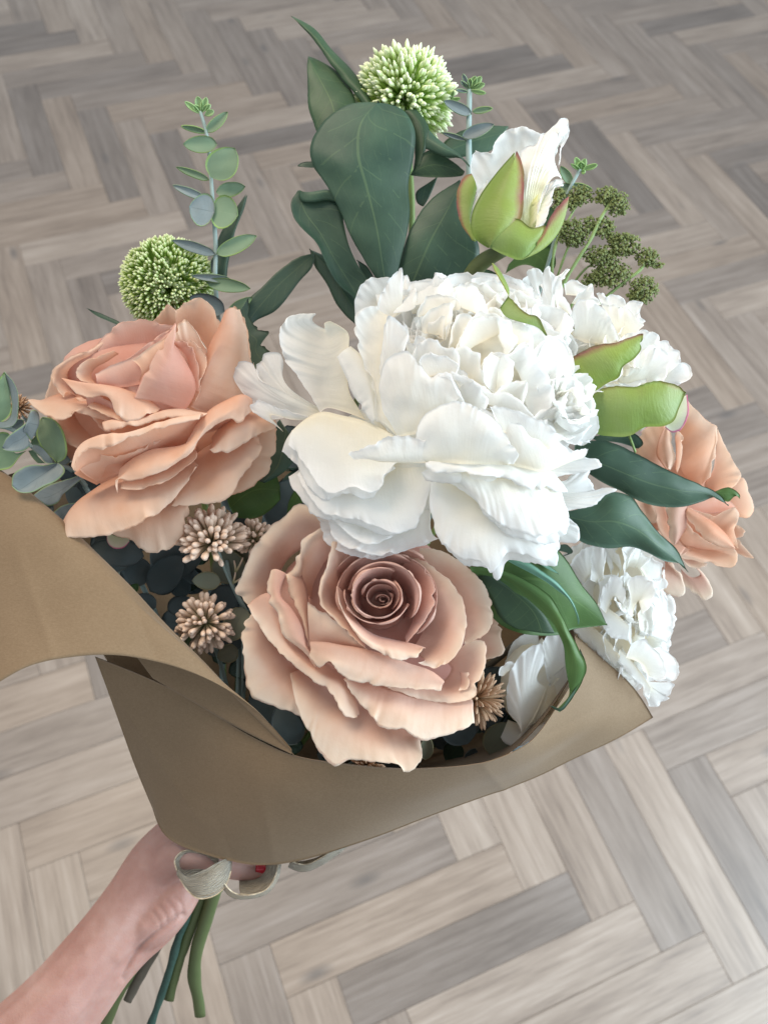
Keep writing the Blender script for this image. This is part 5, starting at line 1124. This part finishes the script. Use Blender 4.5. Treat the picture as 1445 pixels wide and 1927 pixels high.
for (b, t, w, h, mt) in (((330, 830), (520, 700), 120, -60, 'euc'), ((120, 660), (250, 560), 110, -55, 'euc_grey'), ((560, 1010), (780, 900), 150, -90, 'euc_grey'), ((620, 1040), (800, 1260), 150, -80, 'euc_dark'), ((330, 1300), (180, 1420), 120, -70, 'euc_grey'), ((720, 1060), (860, 1010), 110, -100, 'euc_dark'), ((560, 1450), (420, 1560), 110, -90, 'euc_dark')):
    oval(euc, Z14, b, t, w, (h, h + 10), mt)
stem(euc, (160, 915, -100), M['stem_grey'], via=(330, 1250, -230), r=5)

euc = thing('eucalyptus_sprig', 'dark shaded eucalyptus leaves deep in the gap between the two roses', 'eucalyptus', (380, 1150, -190), 'eucalyptus sprigs')
E12 = lambda base, tip, w, h, mat='euc_dark', **k: oval(euc, Z12, base, tip, w, h, mat, **k)
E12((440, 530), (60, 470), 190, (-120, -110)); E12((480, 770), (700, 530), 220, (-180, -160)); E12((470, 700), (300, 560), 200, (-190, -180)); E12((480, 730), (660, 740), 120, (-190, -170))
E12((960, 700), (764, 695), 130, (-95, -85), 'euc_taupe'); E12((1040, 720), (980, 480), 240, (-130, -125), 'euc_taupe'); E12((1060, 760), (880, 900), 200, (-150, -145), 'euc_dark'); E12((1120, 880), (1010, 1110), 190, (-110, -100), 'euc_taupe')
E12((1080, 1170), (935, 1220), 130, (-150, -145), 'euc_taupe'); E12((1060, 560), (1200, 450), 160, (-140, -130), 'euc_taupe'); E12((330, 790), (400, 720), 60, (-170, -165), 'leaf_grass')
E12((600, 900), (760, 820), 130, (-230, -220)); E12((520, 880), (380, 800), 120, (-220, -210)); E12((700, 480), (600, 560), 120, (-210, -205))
tube('stem', [(150 + .2768 * x, 900 + .2768 * y, h) for x, y, h in ((1000, 560, -125), (1035, 720, -115), (1070, 790, -120), (1130, 900, -130), (1180, 1100, -180))], 4, M['stem_grey'], euc, step=8)
for a, b in (((1040, 715), (1060, 640)), ((1060, 640), (1050, 560)), ((1060, 640), (1110, 540)), ((1040, 715), (1105, 675))):
    tube('twig', [(150 + .2768 * a[0], 900 + .2768 * a[1], -105), (150 + .2768 * (a[0] + b[0]) / 2 + 1, 900 + .2768 * (a[1] + b[1]) / 2, -102), (150 + .2768 * b[0], 900 + .2768 * b[1], -98)], [2.2, 2, 1.4], M['beige_floret'], euc, step=5)
Zt = (0, 0, 1)
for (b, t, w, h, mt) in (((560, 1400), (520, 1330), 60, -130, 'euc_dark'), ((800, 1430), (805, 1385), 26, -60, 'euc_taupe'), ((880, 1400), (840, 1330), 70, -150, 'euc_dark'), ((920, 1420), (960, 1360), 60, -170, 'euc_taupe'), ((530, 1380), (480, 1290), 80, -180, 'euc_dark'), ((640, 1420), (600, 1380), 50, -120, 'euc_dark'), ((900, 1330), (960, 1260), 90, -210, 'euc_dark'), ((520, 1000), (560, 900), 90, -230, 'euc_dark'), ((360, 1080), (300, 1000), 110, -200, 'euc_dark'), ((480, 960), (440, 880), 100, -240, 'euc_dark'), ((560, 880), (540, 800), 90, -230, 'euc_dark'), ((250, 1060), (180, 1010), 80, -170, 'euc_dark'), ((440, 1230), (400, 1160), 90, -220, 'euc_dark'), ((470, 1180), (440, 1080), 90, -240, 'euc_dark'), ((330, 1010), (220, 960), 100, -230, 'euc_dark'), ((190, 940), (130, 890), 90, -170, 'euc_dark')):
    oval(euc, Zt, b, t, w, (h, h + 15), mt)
lf(euc, Z12, [('185,390 200,450 240,478 300,472 340,440', (-70, -60)), ('200,370 260,400 340,410', -75)], 'sepal_pale', name='bud_scale')
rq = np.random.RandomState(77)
gap = [(160, 960, 480, 1080), (250, 1060, 480, 1260), (380, 1230, 560, 1400), (480, 940, 640, 1010), (560, 1380, 960, 1440), (860, 1280, 1010, 1420), (480, 840, 580, 960)]  # added dark leaves fill these gaps to deepen the shade inside the paper
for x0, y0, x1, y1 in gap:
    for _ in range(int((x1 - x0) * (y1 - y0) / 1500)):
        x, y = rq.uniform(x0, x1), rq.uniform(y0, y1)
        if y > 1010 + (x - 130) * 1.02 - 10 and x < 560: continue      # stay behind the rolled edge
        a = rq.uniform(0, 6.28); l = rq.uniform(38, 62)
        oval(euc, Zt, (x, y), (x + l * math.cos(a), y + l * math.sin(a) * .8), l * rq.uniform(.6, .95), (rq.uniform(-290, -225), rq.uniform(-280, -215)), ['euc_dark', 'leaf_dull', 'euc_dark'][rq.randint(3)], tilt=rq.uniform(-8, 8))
stem(euc, (450, 1200, -230), M['stem_grey'], via=(440, 1400, -300), r=5)

# ------------------------------------------------------------------ floret heads
R3 = CAMM.to_3x3()
def wdir(x, y, h): return (R3 @ Vector((x, -y, h))).normalized()
def club_mesh(name, prof, mat, n=6):
    """a round club along +Z of length 1: prof = [(z, r)...]"""
    V, Fc, UVs = [], [], []
    for i, (z, r) in enumerate(prof):
        for k in range(n):
            a = 2 * math.pi * k / n
            V.append((r * math.cos(a), r * math.sin(a), z)); UVs.append((z, k / n))
    Fc = grid_faces(len(prof), n, True)
    Fc.append(tuple(range((len(prof) - 1) * n, len(prof) * n)))
    me = bpy.data.meshes.new(name); me.from_pydata(V, [], Fc); me.polygons.foreach_set('use_smooth', [True] * len(me.polygons))
    l = me.uv_layers.new(name='UVMap'); vi = np.zeros(len(me.loops), int); me.loops.foreach_get('vertex_index', vi)
    l.data.foreach_set('uv', np.array(UVs, float)[vi].ravel()); me.materials.append(mat)
    return me
CLUB = [(0, .03), (.3, .05), (.62, .075), (.82, .115), (.94, .10), (1.0, .03)]
TONGUE = [(0, .03), (.35, .06), (.7, .085), (.92, .06), (1, .015)]
BUD = [(0, .025), (.45, .03), (.68, .05), (.80, .115), (.90, .105), (1.0, .02)]
def fib(n, axis, cosmin, rs, jit=0.12):
    A = Vector(axis).normalized(); q = A.to_track_quat('Z', 'Y'); out = []
    for i in range(n):
        z = 1 - (1 - cosmin) * (i + 0.5) / n; t = i * 2.39996 + rs.uniform(-.2, .2)
        r = math.sqrt(max(0, 1 - z * z))
        v = q @ Vector((r * math.cos(t) + rs.uniform(-jit, jit), r * math.sin(t) + rs.uniform(-jit, jit), z + rs.uniform(-jit, jit)))
        out.append(v.normalized())
    return out
def head(o, me, C, rad, axis, n, cosmin, seed, joined=False, inner=0.15, stretch=(1, 1), name='floret', jit=.12):
    """florets radiating from C (pixels); rad in pixels"""
    rs = random.Random(seed); s = rad * K * (F - C[2]) / F; c = W(*C)
    ax = wdir(*axis)
    VV, FF, UU = [], [], []
    if joined:
        mv = np.array([v.co for v in me.vertices]); mf = [tuple(p.vertices) for p in me.polygons]
        mu = np.zeros((len(mv), 2)); 
        for lo in me.loops: mu[lo.vertex_index] = me.uv_layers[0].data[lo.index].uv
    for d in fib(n, ax, cosmin, rs, jit):
        ln = s * rs.uniform(.82, 1.08) * (1 - inner); p = c + d * s * inner
        q = d.to_track_quat('Z', 'Y') @ Matrix.Rotation(rs.uniform(0, 6.28), 3, 'Z').to_quaternion()
        wsc = ln * stretch[0] * rs.uniform(.85, 1.2)
        if joined:
            mat = np.array(q.to_matrix()); k = sum(len(v) for v in VV)
            VV.append((mv * [wsc, wsc, ln]) @ mat.T + np.array(p)); FF += [tuple(i + k for i in f) for f in mf]; UU.append(mu)
        else:
            ob = bpy.data.objects.new(name, me); COL.objects.link(ob); ob.parent = o
            ob.rotation_mode = 'QUATERNION'; ob.rotation_quaternion = q; ob.location = p - o.location; ob.scale = (wsc, wsc, ln)
    if joined:
        ob = link(name, np.concatenate(VV), FF, me.materials[0], o, np.concatenate(UU)); ob['kind'] = 'stuff'
cl_b = club_mesh('floret', CLUB, M['beige_floret']); cl_t = club_mesh('floret', TONGUE, M['tan_floret']); cl_p = club_mesh('floret', TONGUE, M['beige_floret'])
cl_g = club_mesh('floret', BUD, M['green_floret']); cl_m = club_mesh('floret', BUD, M['moss_floret'])
gtxt = 'small beige florets among the roses'
o = thing('button_flower', 'beige floret ball seen from its side just under the peach rose', 'floret ball', (398, 1010, -60), gtxt)
head(o, cl_b, (400, 1022, -62), 70, (-0.02, -0.85, 0.6), 120, 0.0, 1, inner=.06, stretch=(.72,))
head(o, cl_p, (398, 1026, -58), 22, (0, 1, .3), 12, 0.3, 11, inner=.1, stretch=(1.6,))
tube('stem', [(407, 1022, -62), (420, 1062, -80), (436, 1100, -105), (455, 1140, -140)], [3, 3, 3, 3], M['stem_grey'], o, step=7)
stem(o, (455, 1140, -140), M['stem_grey'], via=(450, 1380, -260), r=4)
o = thing('button_flower', 'beige floret ball facing the camera beside the paper edge', 'floret ball', (388, 1172, -70), gtxt)
head(o, cl_b, (388, 1172, -78), 58, (0.03, 0.05, 1), 115, -0.15, 2, inner=.1, stretch=(.85,), jit=.17)
stem(o, (390, 1176, -90), M['stem_grey'], via=(440, 1380, -260), r=4)
o = thing('button_flower', 'shaded beige floret ball peeking out behind the dusty rose', 'floret ball', (475, 1010, -100), gtxt)
head(o, cl_b, (478, 1014, -105), 40, (0, -0.4, 0.8), 70, -0.1, 3, inner=.1)
stem(o, (478, 1020, -115), M['stem_grey'], via=(450, 1380, -280), r=4)
o = thing('button_flower', 'spiky tan floret ball on the right of the dusty rose inside the paper', 'floret ball', (915, 1320, -60), gtxt)
head(o, cl_t, (895, 1314, -95), 58, (0.75, 0.15, 0.65), 90, -0.1, 4, inner=.08, stretch=(.75,), jit=.2)
stem(o, (890, 1315, -95), M['stem_grey'], via=(640, 1450, -240), r=4)
o = thing('button_flower', 'tan floret ball behind the grey eucalyptus at the frame edge', 'floret ball', (42, 770, -70), gtxt)
head(o, cl_t, (36, 768, -90), 26, (0.3, -0.2, 0.9), 60, -0.2, 5, inner=.1)
stem(o, (40, 775, -100), M['stem_grey'], via=(300, 1230, -260), r=4)
o = thing('button_flower', 'low tan floret ball under the bottom petal of the dusty rose', 'floret ball', (690, 1432, -20), gtxt)
head(o, cl_t, (690, 1440, -50), 34, (0, -0.3, 0.9), 60, -0.1, 6, inner=.1)
stem(o, (688, 1440, -60), M['stem_grey'], via=(560, 1530, -190), r=4)

o = thing('flower_ball', 'tall green flower ball with white bud tips behind the dark leaves', 'flower ball', (762, 240, -230), 'green flower balls')
head(o, cl_g, (760, 188, -240), 100, (0.08, -0.35, 0.9), 290, -0.35, 7, inner=.36, stretch=(.56,), jit=.26)
head(o, cl_g, (760, 188, -240), 94, (0.08, -0.35, 0.9), 560, -0.45, 27, joined=True, inner=.4, stretch=(.52,), jit=.25, name='small_florets')
head(o, cl_m, (758, 184, -240), 60, (0.08, -0.35, 0.9), 160, -0.6, 17, joined=True, inner=.1, stretch=(.8,), name='inner_florets')
tube('stem', [(760, 190, -245), (770, 300, -245), (775, 420, -250), (740, 700, -300)], [8, 6, 6, 6], M['stem_light'], o)
for a in range(5):
    tube('stalk', [(768, 300 - a * 8, -243), (775 + a * 9, 270 - a * 5, -235), (790 + a * 12, 225 + (a % 3) * 12, -225)], [2.4, 2, 1.6], M['stem_light'], o, step=8)
oval(o, Z13, (1030, 530), (1055, 450), 34, (-190, -186), 'euc_tip'); oval(o, Z13, (1040, 530), (1110, 520), 26, (-190, -186), 'euc_tip')
stem(o, (740, 700, -300), M['stem_light'], via=(540, 1300, -360), r=6)
o = thing('flower_ball', 'fine mossy green flower ball behind the peach rose', 'flower ball', (318, 560, -210), 'green flower balls')
head(o, cl_m, (318, 536, -215), 90, (0, -0.3, 0.95), 1500, -0.4, 9, joined=True, inner=.62, stretch=(.62,), name='florets', jit=.25)
head(o, cl_m, (318, 536, -215), 60, (0, -0.3, 0.95), 260, -0.6, 19, joined=True, inner=.1, stretch=(.9,), name='inner_florets')
tube('stem', [(318, 545, -220), (330, 640, -240), (370, 850, -280)], 6, M['stem_light'], o)
stem(o, (370, 850, -280), M['stem_light'], via=(420, 1250, -350), r=6)

# ------------------------------------------------------------------ olive seed sprig
sd = thing('seed_sprig', 'olive green seed sprig with crumbly clusters behind the upper right peony', 'seed sprig', (1060, 560, -200))
Z15 = (980, 280, 0.20069)
bmz = bmesh.new(); bmesh.ops.create_icosphere(bmz, subdivisions=1, radius=1.0)
IV = np.array([v.co[:] for v in bmz.verts]); IF = [tuple(v.index for v in f.verts) for f in bmz.faces]; bmz.free()
rs = np.random.RandomState(4)
def cluster(cx, cy, rx, ry, n, h=-200):
    n = int(n * 2.4); rx *= 1.22; ry *= 1.22
    V, Fc = [], []
    x0, y0 = Z15[0] + cx * Z15[2], Z15[1] + cy * Z15[2]
    for i in range(n):
        d = rs.normal(size=3); d /= np.linalg.norm(d); r = rs.uniform(.45, 1.0)
        p = np.array([x0 + d[0] * r * rx * Z15[2], y0 + d[1] * r * ry * Z15[2], h + d[2] * r * 0.7 * (rx + ry) / 2 * Z15[2]])
        s = rs.uniform(1.6, 3.0); st = rs.uniform(.7, 1.4, 3)
        V.append(IV * s * st + p + rs.normal(size=IV.shape) * .25); k = i * len(IV); Fc += [tuple(q + k for q in f) for f in IF]
    ob = link('seed_cluster', Wn(np.concatenate(V)), Fc, M['seed'], sd, smooth=False); ob['kind'] = 'stuff'
for a in ((790, 440, 100, 80, 80), (900, 520, 105, 105, 130), (560, 440, 100, 85, 110), (480, 520, 50, 50, 30), (330, 460, 80, 90, 90), (490, 790, 135, 120, 190), (640, 700, 50, 60, 40), (780, 740, 90, 90, 100), (870, 850, 60, 60, 40), (980, 900, 120, 105, 150), (1180, 1020, 100, 80, 110), (1270, 1090, 60, 30, 30), (760, 1010, 160, 90, 170), (850, 1180, 170, 110, 200), (700, 1230, 110, 60, 60), (1150, 1320, 120, 115, 160), (1060, 1390, 60, 60, 40)):
    cluster(*a)
bt = lambda pts, r=2.6: tube('branch', [(Z15[0] + x * Z15[2], Z15[1] + y * Z15[2], h) for x, y, h in pts], r, M['stem_light'], sd, step=8, bump=.15)
bt([(830, 520, -196), (770, 610, -194), (640, 870, -192), (500, 1090, -192), (400, 1260, -196), (200, 1700, -230)], 3.6)
bt([(1170, 1060, -200), (1110, 1140, -200), (980, 1240, -200), (820, 1370, -204), (500, 1700, -230)], 3.2)
bt([(420, 720, -200), (350, 830, -200), (310, 960, -200), (290, 1150, -206), (250, 1600, -230)], 3)
bt([(470, 860, -204), (430, 950, -204), (340, 1200, -210)], 2.4)
bt([(860, 1080, -200), (760, 1170, -198), (640, 1260, -204), (450, 1500, -220)], 2.8)
bt([(1140, 1330, -204), (1060, 1420, -206), (900, 1500, -220)], 2.4)
bt([(700, 1060, -206), (600, 1130, -208), (500, 1250, -214)], 2.2); bt([(930, 900, -204), (800, 1000, -206)], 2.2); bt([(560, 480, -204), (480, 600, -204), (420, 720, -202)], 2.4)
stem(sd, (1020, 620, -230), M['stem_light'], via=(640, 1300, -370), r=5)
euc = thing('eucalyptus_sprig', 'tiny fresh eucalyptus tip beside the bud above the olive seeds', 'eucalyptus', (1080, 345, -215), 'eucalyptus sprigs')
E15 = lambda base, tip, w, h, mat='euc_tip', **k: oval(euc, Z15, base, tip, w, h, mat, **k)
tube('stem', [(980 + .2007 * x, 280 + .2007 * y, h) for x, y, h in ((555, 190, -210), (480, 325, -212), (420, 460, -216), (330, 800, -230))] + [(1000, 600, -260)], [3.4, 3.4, 3.4, 3.4, 4], M['stem_grey'], euc, step=7)
for (b, t, w) in (((560, 200), (510, 80), 60), ((560, 200), (605, 90), 60), ((560, 205), (465, 140), 40), ((565, 205), (600, 225), 44), ((570, 195), (715, 148), 50), ((560, 190), (560, 120), 70)):
    E15(b, t, w, (-210, -200), pt=.25)
E15((470, 330), (372, 160), 90, (-214, -206), 'euc'); E15((475, 330), (668, 378), 50, (-214, -206), 'euc'); E15((470, 340), (360, 420), 110, (-216, -212), 'euc'); E15((390, 700), (330, 600), 90, (-230, -226), 'leaf_grass')
stem(euc, (1000, 600, -260), M['stem_grey'], via=(620, 1300, -370), r=4)
# soft leaves behind, above the upper right peony
spray = thing('leaf_spray', 'muted green leaves tucked behind the bud and the upper right peony', 'leaf spray', (960, 540, -230), 'dark leaf sprays')
lf(spray, Z5, [('860,900 920,850 1000,840 1020,900 980,950', (-250, -245)), ('850,930 920,900 980,930', -250)], 'leaf_grass')
lf(spray, Z5, [('745,930 780,915 840,945 880,1000 870,1040', (-230, -225)), ('750,940 800,975 860,1040', -230)], 'leaf_dark')
lf(spray, Z5, [('755,985 820,960 900,1000', -235), ('770,1012 830,1010 900,1030', -235)], 'leaf_blue')
lf(spray, Z5, [('1010,700 1040,780 1000,860', -260), ('980,720 960,830 960,900', -260)], 'leaf_dark')
stem(spray, (960, 560, -250), M['stem_green'], via=(620, 1300, -360), r=5)

# ------------------------------------------------------------------ stem ends below the hand
def stub(o, pts, r, mat, bump=.06): tube('stem_end', pts, r, M[mat], o, n=10, step=9, bump=bump)
fl = {o['label']: o for o in bpy.data.objects if o.parent is None and 'label' in o.keys()}
def of(w): return next(o for k, o in fl.items() if w in k)
stub(of('dusty-pink'), [(408, 1620, -322), (402, 1680, -335), (385, 1740, -352), (370, 1790, -368), (366, 1840, -384), (374, 1885, -398), (377, 1912, -408)], [15, 14, 13, 12.5, 13, 11, 11], 'stem_green', .10)
stub(of('huge ruffled'), [(395, 1620, -330), (378, 1690, -350), (350, 1770, -376), (330, 1830, -396), (318, 1882, -412)], [12, 12, 11, 10.5, 10], 'stem_green', .05)
stub(of('tall spray'), [(385, 1630, -325), (365, 1690, -338), (338, 1760, -356), (318, 1830, -376), (298, 1890, -394), (280, 1940, -410)], [7.5, 8, 8, 7.5, 7, 7], 'stem_blue', .12)
stub(of('apricot'), [(370, 1640, -350), (330, 1720, -378), (285, 1800, -404), (258, 1848, -420), (240, 1884, -432)], [10, 10, 10, 9.5, 9], 'stem_brown', .05)
stub(of('above the peach rose'), [(365, 1640, -345), (310, 1730, -372), (255, 1815, -398), (222, 1870, -414), (195, 1945, -432)], [10, 11, 12, 12, 10], 'stem_green', .04)
